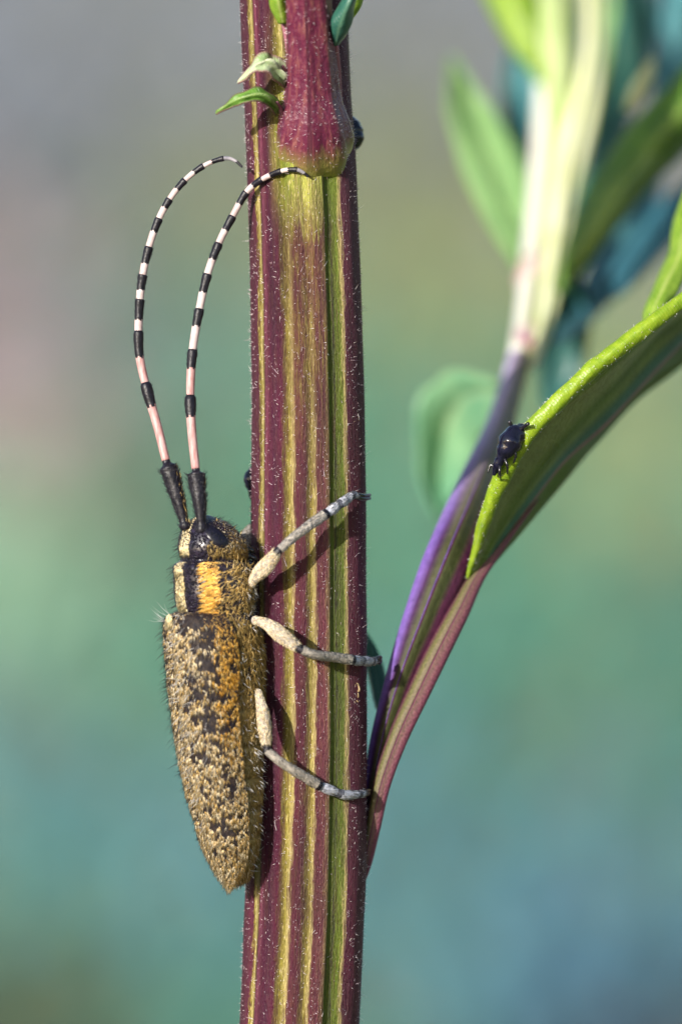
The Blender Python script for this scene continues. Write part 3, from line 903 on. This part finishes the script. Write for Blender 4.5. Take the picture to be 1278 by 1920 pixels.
leaf('leaf', [(1170, 205, 11.2), (1180, 170, 11), (1204, 130, 11), (1222, 108, 11.2)], [(1178, 208, 11.2), (1196, 172, 10.8), (1214, 138, 10.9), (1224, 108, 11.2)],
     [(1188, 205, 11.2), (1212, 172, 11), (1224, 140, 11), (1227, 110, 11.2)], CREAMG, branch, .1, 24, 5, .03, .05, 59)
leaf('leaf', [(1066, 500, 9), (1096, 425, 9), (1140, 350, 9.4), (1190, 290, 10), (1250, 215, 10.6), (1330, 130, 11)],
     [(1072, 502, 9), (1110, 436, 8.8), (1156, 366, 9), (1206, 302, 9.6), (1264, 226, 10.4), (1334, 133, 11)],
     [(1080, 504, 9), (1126, 446, 9), (1174, 380, 9.4), (1224, 312, 10), (1280, 236, 10.6), (1338, 136, 11)], mat_leaf('olive_leaf', (.10, .20, .02), (.20, .31, .05), (.3, .4, .12), .3, .45, 1.2), branch, .15, 40, 7, .06, .05, 61)
leaf('leaf', [(1074, 585, 12), (1130, 520, 12.4), (1190, 440, 13), (1236, 380, 13.6), (1300, 330, 14)], [(1078, 590, 12), (1146, 535, 12.4), (1210, 460, 13), (1262, 395, 13.6), (1304, 334, 14)],
     [(1082, 596, 12), (1160, 556, 12.4), (1232, 485, 13), (1290, 410, 13.6), (1308, 338, 14)], mat_leaf('glaucous_dark_leaf', (.02, .10, .14), (.05, .18, .24), (.1, .25, .3), .2, .3, .8), branch, .1, 40, 7, .05, .05, 63)
# small teal leaf tucked into the axil behind the stem
leaf('leaf', [(706, 1330, 1.6), (694, 1280, 1.9), (682, 1230, 2.0), (672, 1170, 2.2)], [(712, 1330, 1.5), (706, 1280, 1.8), (694, 1225, 2.0), (673, 1168, 2.2)],
     [(722, 1330, 1.6), (724, 1280, 1.9), (708, 1222, 2.0), (674, 1166, 2.2)], TEAL, branch, .1, 30, 6, .05, .04, 53)

# ================================================================ THE BEETLE
root = thing('longhorn_beetle', tuple(float(v) for v in W(440, 1400, -.6)),
             'hairy ochre and black longhorn beetle with banded antennae clinging head-up to the ribbed stem', 'beetle')
TH = math.radians(27)
DN = np.array((-math.cos(TH), -math.sin(TH), 0))       # towards its back
DL = np.array((math.sin(TH), -math.cos(TH), 0))        # towards its near flank
Y0 = -1.02

# stations: py, cx, depth offset, half width, height of back, height of belly
ST = np.array([
    (966, 382, .00, .10, .08, .10), (976, 384, .00, .33, .28, .34), (992, 387, .00, .50, .42, .52), (1012, 391, .00, .60, .52, .66), (1032, 393, .00, .61, .56, .70), (1044, 394, .00, .57, .54, .66),
    (1050, 394, .00, .55, .53, .60), (1056, 395, .00, .63, .63, .66), (1080, 396, .00, .70, .68, .74), (1110, 397, .00, .72, .68, .76), (1136, 397, .00, .66, .64, .72), (1146, 397, .00, .61, .60, .70),
    (1154, 395, .00, .66, .56, .80), (1172, 392, .00, .74, .60, .92), (1210, 393, .00, .78, .66, .99), (1250, 394, .00, .78, .68, 1.00), (1290, 397, .00, .75, .67, .97), (1350, 401, .00, .72, .63, .94), (1450, 413, .00, .68, .60, .79),
    (1530, 426, .00, .61, .52, .62), (1580, 433, .00, .53, .44, .50), (1620, 437, .00, .40, .32, .37), (1645, 437, .00, .26, .18, .27), (1658, 436, .00, .08, .06, .10)])


def body_dims(py_):
    return [pchip(ST[:, 0], ST[:, i], py_) for i in range(1, 6)]


def body_pt(py_, phi, off=0.0, dims=None, ex=2.25):
    """surface point; phi 0 on the back, + towards the near flank"""
    cx_, dy, wd, hd, hv = body_dims(py_) if dims is None else dims
    c, s = np.cos(phi), np.sin(phi)
    cc = np.sign(c) * np.abs(c) ** (2 / ex)
    ss = np.sign(s) * np.abs(s) ** (2 / ex)
    h = np.where(c > 0, hd + off, hv + off) * cc
    w = (wd + off) * ss
    y = Y0 + dy
    base = np.stack([(cx_ - 639) / 100 * (D + y) / D, y + 0 * cx_, (960 - py_) / 100 * (D + y) / D], -1)
    return base + h[..., None] * DN + w[..., None] * DL


bpyS = np.concatenate([np.linspace(966, 1160, 90), np.linspace(1164, 1658, 150)])
mB = 72
phi = np.linspace(0, 2 * np.pi, mB, endpoint=False)
PG, HG = np.meshgrid(bpyS, phi, indexing='ij')
BV = body_pt(PG.ravel(), HG.ravel())
# creases between the abdominal rings
ventral = np.clip(-np.cos(HG.ravel()) * .8 + .5, 0, 1)
crease = np.zeros(PG.size)
for yc in (1322, 1392, 1452, 1510, 1562, 1610):
    yy = yc + 5 * np.cos(HG.ravel()) + 6 * np.sin(HG.ravel())
    crease += np.exp(-((PG.ravel() - yy) / 4.5) ** 2) * ventral
ctr = np.stack([np.repeat(BV.reshape(len(bpyS), mB, 3).mean(1), mB, 0)], 0)[0]
out = unit(BV - ctr)
BV = BV - out * (crease * .05)[:, None] + out * (.012 * vnoise(BV * 4.0, 2))[:, None]
BF = grid_faces(len(bpyS), mB)
fpy = PG.ravel()[BF[:, 0]]
fph = (HG.ravel()[BF[:, 0]] + np.pi) % (2 * np.pi) - np.pi
fm = np.where(fpy > 1300, 1, 0)
V2 = np.vstack([BV, BV[:mB].mean(0), BV[-mB:].mean(0)])
F2 = BF.tolist() + [[len(BV), (j + 1) % mB, j] for j in range(mB)] + [[len(BV) + 1, (len(bpyS) - 1) * mB + j, (len(bpyS) - 1) * mB + (j + 1) % mB] for j in range(mB)]
fm2 = np.concatenate([fm, np.zeros(mB), np.ones(mB)])
F2 = [f[::-1] for f in F2]
body = mesh_obj('body', V2, F2, [M['cuticle'], M['abdomen']], root, None, fm2)

# ---- wing cases
EL_ST = np.array([(1147, 389, .60, .56), (1153, 387, .74, .66), (1163, 386, .82, .71), (1180, 387, .86, .735), (1210, 390, .88, .745), (1250, 393, .88, .745), (1350, 400, .83, .70), (1450, 413, .78, .66), (1530, 426, .70, .59),
                  (1580, 433, .61, .51), (1610, 436, .50, .415), (1635, 437, .36, .29), (1652, 435, .22, .17), (1662, 432.5, .12, .09), (1668, 430, .03, .02)])


def el_pt(py_, phi_, off=0.0):
    cx_, wd, hd = [pchip(EL_ST[:, 0], EL_ST[:, i], py_) for i in (1, 2, 3)]
    return body_pt(py_, phi_, off, (cx_, 0 * cx_, wd, hd, hd * .9), 2.35)


def phim(py_):
    return np.radians(pchip([1147, 1170, 1300, 1450, 1600, 1668], np.array([88., 98, 101, 100, 96, 90]), py_))


eps = np.concatenate([np.linspace(1147, 1175, 16), np.linspace(1180, 1600, 90), np.linspace(1604, 1668, 30)])
mE = 40
EV = {}
for sgn in (1, -1):
    u = np.linspace(.004, 1, mE)
    PE, UE = np.meshgrid(eps, u, indexing='ij')
    ph = sgn * UE * phim(PE.ravel()).reshape(PE.shape)
    o1 = el_pt(PE.ravel(), ph.ravel())
    # slight groove along the seam, faint lengthwise ribs
    nrm = unit(o1 - el_pt(PE.ravel(), ph.ravel(), -.1))
    o1 = o1 - nrm * (.03 * np.exp(-(UE.ravel() / .03) ** 2))[:, None] + nrm * (.008 * vnoise(o1 * 5, 4))[:, None]
    o2 = el_pt(PE.ravel(), ph.ravel(), -.055)
    nE = len(o1)
    F = grid_faces(len(eps), mE, False)
    if sgn < 0:
        F = F[:, ::-1]
    rim = []
    idx = np.arange(nE).reshape(len(eps), mE)
    loop = list(idx[0, :]) + list(idx[1:, -1]) + list(idx[-1, -2::-1]) + list(idx[-2:0:-1, 0])
    for a0, b0 in zip(loop, loop[1:] + loop[:1]):
        rim.append([a0, b0, b0 + nE, a0 + nE] if sgn < 0 else [b0, a0, a0 + nE, b0 + nE])
    Fa = F[:, ::-1].tolist() + (F + nE).tolist() + rim
    el = mesh_obj('wing_case', np.vstack([o1, o2]), Fa, M['elytra_base'], root)
    EV[sgn] = (o1, F, PE.ravel(), UE.ravel(), el, nrm)


def tailward(n_):
    return np.broadcast_to(np.array((.06, 0, -1.0)), (n_, 3))


def lay(Nr, tang, lift, jitter):
    n_ = len(Nr)
    t_ = tang - Nr * np.einsum('ij,ij->i', tang, Nr)[:, None]
    t_ = unit(t_) + RNG.normal(0, jitter, (n_, 3))
    t_ = t_ - Nr * np.einsum('ij,ij->i', t_, Nr)[:, None]
    return unit(unit(t_) + Nr * (lift * RNG.uniform(.5, 1.5, (n_, 1))))


for sgn in (1, -1):
    o1, F, pe, ue, el, nr_ = EV[sgn]
    fp, fu = pe[F[:, 0]], ue[F[:, 0]]
    cnt = 9500 if sgn > 0 else 6500
    P, Nq, fi = sample_surface(o1, F, cnt)
    Nq = nr_[F[fi, 0]]
    py_, uu = fp[fi], fu[fi]
    # patchy pubescence: bare dark flecks drawn out across the wing case
    f1 = vnoise(np.stack([P[:, 0] * 5.5 + uu * 5, P[:, 1] * 5.5, P[:, 2] * 10.5], -1), 11)
    f2 = vnoise(np.stack([P[:, 0] * 12 + 7, P[:, 1] * 12, P[:, 2] * 17], -1), 12)
    bare = .50 * f1 + .70 * f2 + RNG.normal(0, .10, cnt)
    dark_zone = np.exp(-((uu - .52) / .22) ** 2) * np.clip((1420 - py_) / 150, 0, 1)
    pale_edge = np.exp(-(uu / .12) ** 2) + np.exp(-((1 - uu) / .10) ** 2) + np.clip((py_ - 1600) / 60, 0, 1)
    thr = .06 - .30 * dark_zone + .55 * pale_edge
    orange = (py_ < 1440) & (RNG.random(cnt) < np.clip((uu - .60) / .20, 0, 1) * np.clip((1440 - py_) / 150, 0, 1))
    thr = thr + .35 * (np.clip((uu - .60) / .20, 0, 1) * np.clip((1340 - py_) / 150, 0, 1))
    keep = bare < thr
    warm = RNG.random(cnt) < .22 + .4 * np.clip((uu - .4) * 1.2, 0, 1)
    for mname, sel in (('h_orange', keep & orange), ('h_ochre', keep & ~orange & warm), ('h_cream', keep & ~orange & ~warm)):
        ps, ns_ = P[sel], Nq[sel]
        n_ = len(ps)
        hair_mesh('pubescence', ps - ns_ * .004, lay(ns_, tailward(n_), .30, .28), RNG.uniform(.08, .16, n_), RNG.uniform(.016, .025, n_), M[mname], el, .18, -ns_)
    # scattered half-erect black bristles
    P, Nq, fi = sample_surface(o1, F, 900)
    Nq = nr_[F[fi, 0]]
    hair_mesh('bristles', P, lay(Nq, tailward(900), .9, .3), RNG.uniform(.07, .14, 900), .014, M['h_black'], el)
    # long fine bristles, mostly on the front third and along the back
    w = np.exp(-(fu / .35) ** 2) * np.clip((1560 - fp) / 300, .05, 1)
    P, Nq, fi = sample_surface(o1, F, 170, w)
    Nq = nr_[F[fi, 0]]
    hair_mesh('bristles', P, lay(Nq, tailward(170) * .4 + RNG.normal(0, .3, (170, 3)), 1.6, .3), RNG.uniform(.12, .30, 170), .009, M['h_white' if sgn > 0 else 'h_black'], el, .2, (0, 0, -1), segs=2)

# scutellum
sp = el_pt(np.array([1163.0]), np.array([0.0]), .01)[0]
V, F, t, a = tube(np.array([sp + DN * .02 + np.array((0, 0, .12)) * q for q in np.linspace(1, -1, 12)]), .11 * np.sqrt(np.clip(1 - np.linspace(-1, 1, 12) ** 2, .02, 1)), 14, flat=.45, up=DN)
scu = mesh_obj('scutellum', V, F, M['elytra_base'], root)
Fq = np.array([f for f in F if len(f) == 4])
P, Nq, _ = sample_surface(V, Fq, 500)
Nq = np.broadcast_to(DN, P.shape)
hair_mesh('pubescence', P, lay(Nq, tailward(500), .3, .35), RNG.uniform(.05, .09, 500), .02, M['h_yellow'], scu)

# ---- pubescence of head, thorax and belly
Pn, Nn, fi = sample_surface(BV, BF, 90000)
Nn = unit(Pn - ctr[BF[fi, 0]])
bp, bph = fpy[fi], np.degrees(fph[fi])
rnd = RNG.random(len(Pn)) * 2.6
down = tailward(len(Pn))
across = np.cross(Nn, np.array((0, 0, 1.0)))


def fur(sel, mname, ln, wd_, lift, jit_, tang, name='pubescence', bend=.15, segs=1):
    s = np.where(sel)[0]
    n_ = len(s)
    if n_ == 0:
        return
    hair_mesh(name, Pn[s] - Nn[s] * .004, lay(Nn[s], tang[s], lift, jit_), RNG.uniform(ln[0], ln[1], n_), wd_, M[mname], body, bend, -Nn[s], segs=segs)


pron = (bp > 1052) & (bp < 1150)
head = (bp > 970) & (bp < 1044)
jb = RNG.normal(0, 1.6, len(Pn))
medi = np.abs(bph + jb) < 10
fur(pron & medi, 'h_yellow', (.07, .13), .030, .2, .3, down)
fur(head & (np.abs(bph - 2 + jb) < 13) & (bp < 1036), 'h_yellow', (.07, .12), .028, .2, .3, down)
late = (np.abs(np.abs(bph + jb) - 63) < 13)
fur(pron & late & (rnd < 1.6), 'h_orange', (.09, .16), .022, .4, .25, across + .4 * down)
fur(pron & (np.abs(bph) > 77) & (rnd < .15 + .55 * np.clip((np.abs(bph) - 90) / 40, 0, 1)), 'h_gold', (.12, .24), .019, .5, .6, across + .5 * down)
fur(pron & (np.abs(bph) > 80) & (rnd > .90) & (rnd < 1.05), 'h_ochre', (.12, .24), .018, .6, .6, across + .5 * down)
fur(head & (np.abs(bph) > 58) & (bp > 1012) & (rnd < .8), 'h_gold', (.07, .14), .018, .45, .5, down)
fur(head & (np.abs(bph) > 95) & (rnd < .75), 'h_ochre', (.07, .14), .018, .45, .5, down)
fur(head & (np.abs(bph) > 88) & (bp < 1030) & (rnd > .6) & (rnd < 1.1), 'h_cream', (.06, .12), .018, .45, .5, down)
fur((bp > 1150) & (bp < 1300) & (np.abs(bph) > 80) & (rnd < .75), 'h_gold', (.12, .24), .018, .5, .5, down + .3 * across)
fur((bp > 1150) & (bp < 1300) & (np.abs(bph) > 80) & (rnd > .75) & (rnd < .9), 'h_ochre', (.12, .24), .018, .55, .5, down)
fur((bp >= 1300) & (np.abs(bph) > 85) & (rnd < .70), 'h_gold', (.09, .16), .016, .30, .35, down)
fur((bp >= 1300) & (np.abs(bph) > 85) & (rnd > .78) & (rnd < 1.0), 'h_cream', (.09, .16), .015, .30, .35, down)
# shining white bristles below, black ones on head and thorax
fur((bp > 1150) & (np.abs(bph) > 95) & (rnd > .30) & (rnd < .33), 'h_white', (.12, .26), .014, 1.6, .8, down, 'bristles', .3, 2)
fur((bp > 1060) & (bp < 1160) & (np.abs(bph) > 110) & (rnd > .3) & (rnd < .36), 'h_white', (.14, .30), .013, 1.8, .8, down, 'bristles', .3, 2)
fur((bp > 970) & (bp < 1150) & (rnd > 2.53), 'h_black', (.12, .30), .010, 2.2, .6, down, 'bristles', .2, 2)
fur((bp > 970) & (bp < 1030) & (np.abs(bph) > 60) & (rnd > .80) & (rnd < .87), 'h_black', (.10, .22), .010, 2.5, .6, -down, 'bristles', .2, 2)
# the pale tuft standing off the shoulder
tp = el_pt(RNG.uniform(1150, 1172, 12), np.radians(RNG.uniform(-70, -10, 12)))
hair_mesh('bristles', tp, unit(np.array((-.9, -.1, .25)) + RNG.normal(0, .40, (12, 3))), RNG.uniform(.18, .42, 12), .008, M['h_white'], body, .3, (0, 0, 1), segs=2)

# ---- eyes, jaws, palps
for sgn in (1, -1):
    pts = []
    ctl = [(982, 58), (994, 70), (1007, 81), (1020, 91), (1033, 100)]
    ep = np.array([body_pt(np.array([float(a0)]), np.radians(np.array([float(b0) * sgn])), -.02)[0] for a0, b0 in ctl])
    ep = cat(ep, 24)
    er = pchip([0, .25, .55, .8, 1], np.array([.06, .15, .17, .13, .05]), np.linspace(0, 1, 24))
    cen = np.array(W(393, 1012, Y0))
    V, F, t, a = tube(ep, er * .85, 20, flat=.30, up=unit(ep[12] - cen))
    mesh_obj('eye', V, F, M['eye'], root)
mouth = body_pt(np.array([1030.0]), np.array([np.pi * .92]))[0]
for dx, dz, ln in ((.0, .02, .20), (.03, -.12, .22), (-.02, -.22, .20)):
    P = cat(np.array([mouth + np.array((-.10, .0, dz)), mouth + np.array((.06 + dx, -.05, dz - .02)), mouth + np.array((ln + dx - .04, -.02, dz - .08))]), 14)
    V, F, t, a = tube(P, np.linspace(.085, .04, 14), 12, prof=lambda t, a: 1 + .2 * np.sin(t * 18))
    mesh_obj('mouthpart', V, F, M['ebony'], root)

# ---- antennae: each joint a pale base and a black end
ANT = {
    'far': ([(349, 992, -1.25), (338, 950, -1.22), (322, 895, -1.15), (311, 862, -1.10), (297, 805, -1.0), (279, 742, -.92), (264, 680, -.85), (260, 632, -.82), (263, 555, -.8), (273, 490, -.78), (290, 431, -.76), (313, 382, -.75), (344, 341, -.75), (382, 311, -.78), (420, 297, -.82), (440, 301, -.85), (454, 313, -.88)], 0),
    'near': ([(379, 1000, -1.45), (375, 950, -1.45), (369, 900, -1.38), (367, 878, -1.34), (360, 810, -1.22), (357, 745, -1.12), (361, 660, -1.02), (374, 580, -.95), (389, 515, -.90), (410, 457, -.80), (436, 406, -.74), (462, 361, -.74), (492, 336, -.88), (527, 321, -1.07), (552, 318, -1.14), (566, 322, -1.15), (578, 331, -1.14)], 0)}
# joints measured along the curve: (control index where the joint ends)
ENDS = [0, 3, 5, 6.62, 7.55, 8.52, 9.52, 10.5, 11.5, 12.5, 13.45, 14.35, 16]
for key, (ctl, _) in ANT.items():
    C3 = WW(ctl)
    ci = np.arange(len(ctl), dtype=float)

    def curve(q):
        return pchip(ci, C3, np.atleast_1d(np.asarray(q, float)))
    ant = None
    # ends of the black rings, as positions along the control list
    if key == 'far':
        ends = None if False else [(0, 3.0), (3.0, 4.72, 5.35), (5.35, 6.42, 7.10), (7.10, 7.50, 8.06), (8.06, 8.45, 8.98), (8.98, 9.42, 9.98), (9.98, 10.42, 10.98), (10.98, 11.40, 11.95), (11.95, 12.42, 12.95), (12.95, 13.38, 13.95), (13.95, 16.0)]
        ends = [(0, 3.0), (3.0, 4.68, 5.38), (5.38, 6.20, 7.18), (7.18, 7.45, 7.92), (7.92, 8.18, 8.60), (8.60, 8.95, 9.45), (9.45, 9.95, 10.42), (10.42, 10.85, 11.2), (11.2, 11.65, 12.1), (12.1, 12.55, 13.0), (13.0, 13.4, 14.0), (14.0, 16.0)]
    else:
        ends = [(0, 3.0), (3.0, 4.45, 5.05), (5.05, 5.65, 6.06), (6.06, 6.6, 7.02), (7.02, 7.48, 8.02), (8.02, 8.48, 9.02), (9.02, 9.5, 10.02), (10.02, 10.5, 11.02), (11.02, 11.48, 12.0), (12.0, 12.45, 13.02), (13.02, 13.5, 14.3), (14.3, 16.0)]
    hub = None
    for si, e in enumerate(ends):
        fr = si / 11
        r0 = .092 - .018 * fr - .034 * fr ** 3
        if si == 0:                               # scape: long black club, with its ball joint
            P = curve(np.linspace(e[0], e[1], 46))
            R = pchip([0, .06, .12, .2, .45, .75, .88, .93, 1], np.array([.10, .115, .085, .095, .135, .165, .15, .085, .075]), np.linspace(0, 1, 46))
            V, F, t, a = tube(P, R, 20, prof=lambda t, a: 1 + .03 * np.sin(a * 4 + t * 23))
            hub = mesh_obj('antenna', V, F, M['matt_black'], root)
            Fq = np.array([f for f in F if len(f) == 4])
            for mname, cnt, lift, ln in (('h_black', 420, 1.3, (.05, .12)), ('h_gold', 160, .4, (.06, .12))):
                Ps, Ns, ff = sample_surface(V, Fq, cnt, (np.linspace(0, 1, 46)[np.clip(Fq[:, 0] // 20, 0, 45)] < .85) * 1.0)
                cen = P[np.clip(Fq[ff, 0] // 20, 0, 45)]
                Ns = unit(Ps - cen)
                if mname == 'h_gold':
                    kp = Ns[:, 0] > .45 if key == 'far' else Ns[:, 0] > .9
                    Ps, Ns = Ps[kp], Ns[kp]
                tg = np.broadcast_to(P[-1] - P[0], Ns.shape)
                hair_mesh('bristles', Ps, lay(Ns, tg, lift, .3), RNG.uniform(ln[0], ln[1], len(Ps)), .011, M[mname], hub)
            continue
        last = len(e) == 2
        if last:
            P = curve(np.linspace(e[0] - .03, e[1], 30))
            R = np.linspace(r0, .022, 30)
            cut = .62
            ml = [M['greytip'], M['matt_black']]
        else:
            P = curve(np.linspace(e[0] - .03, e[2], 34))
            cut = (e[1] - e[0]) / (e[2] - e[0])
            t_ = np.linspace(0, 1, 34)
            R = r0 * (.86 + .12 * t_ + (.24 if si == 1 else .09) * np.exp(-((t_ - .90) / .14) ** 2))
            R[-1] *= .8
            ml = [M['pink'] if si <= 2 else M['pale'], M['matt_black']]
        V, F, t, a = tube(P, R, 16)
        # the change of colour has a ragged edge
        fmv = [1 if t[f].mean() + .02 * math.sin(5 * a[f[0]]) > cut else 0 for f in F]
        so = mesh_obj('antenna_joint', V, F, ml, hub, None, fmv)
        if not last:
            cnt = 70
            Fq = np.array([f for f, q in zip(F, fmv) if len(f) == 4 and q == 1])
            Ps, Ns, ff = sample_surface(V, Fq, cnt)
            cen = P[np.clip(Fq[ff, 0] // 16, 0, 33)]
            Ns = unit(Ps - cen)
            # joined onto the joint as fine fringe would be a fourth level, so it hangs on the antenna
            if si <= 5:
                hair_mesh('bristles', Ps, lay(Ns, np.broadcast_to(P[-1] - P[0], Ns.shape), .8, .3), RNG.uniform(.03, .07, cnt), .009, M['h_black'], hub)


# ---- legs
def leg_part(name, ctl, rad, mats, parent, dark0=0.0, dark1=1.0, flat=.8, m=16, n=34, hair='h_grey', nh=500, prof=None, band=0):
    P = cat(WW(ctl), n)
    R = pchip(np.linspace(0, 1, len(rad)), np.array(rad), np.linspace(0, 1, n))
    V, F, t, a = tube(P, R, m, prof=prof, flat=flat)
    fmv = [1 if (t[f].mean() < dark0 or t[f].mean() > dark1 or (band and (t[f].mean() * band + .06 * math.sin(a[f[0]] * 2)) % 1 > .74)) else 0 for f in F]
    o = mesh_obj(name, V, F, mats, parent, None, fmv)
    Fq = np.array([f for f, q in zip(F, fmv) if len(f) == 4 and q == 0])
    if nh and len(Fq):
        Ps, Ns, ff = sample_surface(V, Fq, nh)
        Ns = unit(Ps - P[np.clip(Fq[ff, 0] // m, 0, n - 1)])
        tg = np.broadcast_to(P[-1] - P[0], Ns.shape)
        hm = hair_mesh('pubescence', Ps, lay(Ns, tg, .25, .2), RNG.uniform(.05, .11, nh), .015, M[hair], o if parent.parent is None else parent)
    return o


LEGS = [
    # coxa, femur end (knee), tibia end, tarsus control points
    ([(452, 1102, -1.05), (468, 1096, -1.30), (478, 1083, -1.42), (500, 1060, -1.64), (524, 1030, -1.80)], [(522, 1033, -1.80), (545, 1012, -1.74), (580, 985, -1.56), (613, 962, -1.38)],
     [(611, 964, -1.37), (630, 950, -1.22), (650, 936, -1.02), (664, 928, -.86), (670, 930, -.78)], [(664, 929, -.85), (676, 932, -.68), (688, 932, -.45), (693, 931, -.32)], 1),
    ([(462, 1160, -1.08), (478, 1163, -1.32), (495, 1168, -1.42), (530, 1193, -1.66), (566, 1220, -1.80)], [(562, 1217, -1.80), (585, 1226, -1.70), (625, 1232, -1.36), (662, 1238, -1.05)],
     [(660, 1238, -1.06), (676, 1239, -.84), (692, 1240, -.60), (704, 1240, -.40)], [(700, 1240, -.45), (708, 1237, -.34), (713, 1236, -.22), (711, 1241, -.12)], 1),
    ([(470, 1296, -1.05), (484, 1300, -1.34), (489, 1318, -1.44), (496, 1362, -1.62), (501, 1408, -1.74)], [(497, 1404, -1.74), (520, 1424, -1.72), (560, 1450, -1.55), (600, 1474, -1.32)],
     [(597, 1473, -1.33), (618, 1481, -1.20), (645, 1490, -1.00), (668, 1490, -.78), (684, 1487, -.54)], [(680, 1488, -.58), (687, 1486, -.44), (691, 1485, -.34), (690, 1488, -.24)], 1),
    # far legs reach round the back of the stem
    ([(442, 1098, -.72), (446, 1070, -.42), (452, 1040, -.20), (462, 1008, .15), (476, 984, .55)], [(474, 986, .52), (500, 972, .95), (540, 955, 1.20), (575, 940, 1.24)], [(573, 941, 1.23), (600, 930, 1.2), (625, 925, 1.14), (645, 922, 1.0)], [(643, 922, 1.0), (655, 920, .92), (662, 920, .85), (666, 922, .8)], 0),
    ([(446, 1165, -.72), (452, 1175, -.40), (456, 1190, -.15), (462, 1212, .30), (475, 1232, .75)], [(473, 1230, .72), (500, 1238, 1.05), (540, 1246, 1.24), (580, 1252, 1.26)], [(578, 1252, 1.25), (600, 1254, 1.22), (625, 1255, 1.15), (645, 1255, 1.02)], [(643, 1255, 1.02), (652, 1254, .95), (660, 1254, .86), (662, 1256, .8)], 0),
    ([(452, 1296, -.70), (456, 1310, -.40), (460, 1335, -.15), (466, 1370, .35), (478, 1405, .80)], [(476, 1402, .78), (505, 1430, 1.08), (545, 1455, 1.26), (585, 1474, 1.28)], [(583, 1473, 1.27), (605, 1480, 1.22), (630, 1486, 1.12), (650, 1487, .98)], [(648, 1487, .99), (656, 1486, .92), (663, 1486, .85), (666, 1488, .78)], 0)]
for li, (fem, tib, tar, claw, seen) in enumerate(LEGS):
    lg = leg_part('leg', fem, [.07, .075, .095, .135, .14, .115, .075], [M['leg'], M['matt_black']], root, .18, .93, .82, 18, 40, 'h_cream', 900 if seen else 250)
    leg_part('tibia', tib, [.075, .082, .085, .088, .092, .098], [M['leg'], M['matt_black']], lg, .04, .95, .9, 14, 34, 'h_grey', 600 if seen else 150)
    leg_part('tarsus', tar, [.075, .092, .085, .088, .075, .06], [M['legtip'], M['legdark']], lg, 0, .96, .85, 14, 34, 'h_grey', 260 if seen else 60,
             prof=lambda t, a: 1 + .14 * np.abs(np.sin(t * 9.4)) - .07, band=2.3)
    for q in (-1, 1):
        cl = [(px_, py__ + q * 3.0, y_) for px_, py__, y_ in claw]
        leg_part('claw', cl, [.042, .045, .038, .03], [M['ebony'], M['matt_black']], lg, 0, 1.1, 1.0, 10, 16, nh=0)

# ================================================================ SMALL BLACK INSECTS
def aphid(ctl, rad, label, group, legs, up, cornicles=()):
    P3 = WW(ctl)
    r = thing('black_aphid', tuple(float(v) for v in P3[len(P3) // 2]), label, 'aphid', group)
    P = cat(P3, 50)
    R = pchip(np.linspace(0, 1, len(rad)), np.array(rad), np.linspace(0, 1, 50))
    V, F, t, a = tube(P, R, 28, prof=lambda t, a: 1 + .035 * np.sin(t * 34) + .02 * np.sin(5 * a + t * 9), flat=.9, up=up)
    mesh_obj('body', V, F, M['bug'], r)
    for c in legs:
        Q = cat(WW(c), 16)
        V, F, t, a = tube(Q, np.linspace(.035, .014, 16), 8)
        mesh_obj('leg', V, F, M['ebony'], r)
    for c in cornicles:
        Q = cat(WW(c), 10)
        V, F, t, a = tube(Q, np.linspace(.05, .035, 10), 10)
        mesh_obj('cornicle', V, F, M['ebony'], r)
    return r


k = NT('shiny_black_aphid')
v = k.noise(k.obj(), 7.0, 2.0)
M['bug'] = k.finish(k.ramp(v, [(.3, (.003, .003, .008)), (.7, (.008, .008, .022))]), .14, k.bump(v, .5, .05), spec=.5)
aphid([(986, 797, -.55), (976, 806, -.62), (962, 820, -.70), (948, 842, -.74), (938, 860, -.72), (931, 874, -.68), (925, 890, -.62)], [.05, .17, .235, .25, .19, .11, .09, .04],
      'shiny black aphid walking down the lime margin of the folded leaf', None,
      [[(952, 836, -.75), (966, 852, -.82), (962, 868, -.72)], [(942, 852, -.75), (950, 872, -.85), (950, 888, -.65)], [(936, 864, -.7), (936, 884, -.8), (938, 900, -.5)],
       [(958, 822, -.5), (972, 826, -.2), (985, 834, -.2)], [(930, 880, -.62), (920, 872, -.6), (914, 886, -.6)]], (-.7, -.4, .6),
      [[(972, 806, -.75), (982, 800, -.90), (990, 794, -1.0)], [(962, 808, -.6), (958, 798, -.62), (954, 790, -.66)]])
aphid([(656, 220, .50), (659, 230, .46), (662, 244, .42), (663, 256, .40), (660, 271, .42), (656, 284, .46)], [.06, .16, .21, .22, .17, .06],
      'round glossy black aphid bulging from the stem edge beside the crimson node', None,
      [[(660, 240, .5), (662, 236, .8), (655, 230, .9)], [(660, 262, .5), (664, 268, .8), (655, 275, .9)]], (1, 0, 0))
aphid([(474, 876, .42), (471, 886, .40), (468, 896, .38), (470, 908, .38), (473, 920, .40), (476, 932, .42)], [.04, .10, .125, .12, .08, .03],
      'black aphid peeping out behind the stem above the beetle head', None,
      [[(472, 910, .45), (468, 925, .5), (472, 940, .55)], [(472, 898, .5), (480, 902, .75), (490, 905, .8)]], (-1, 0, 0))
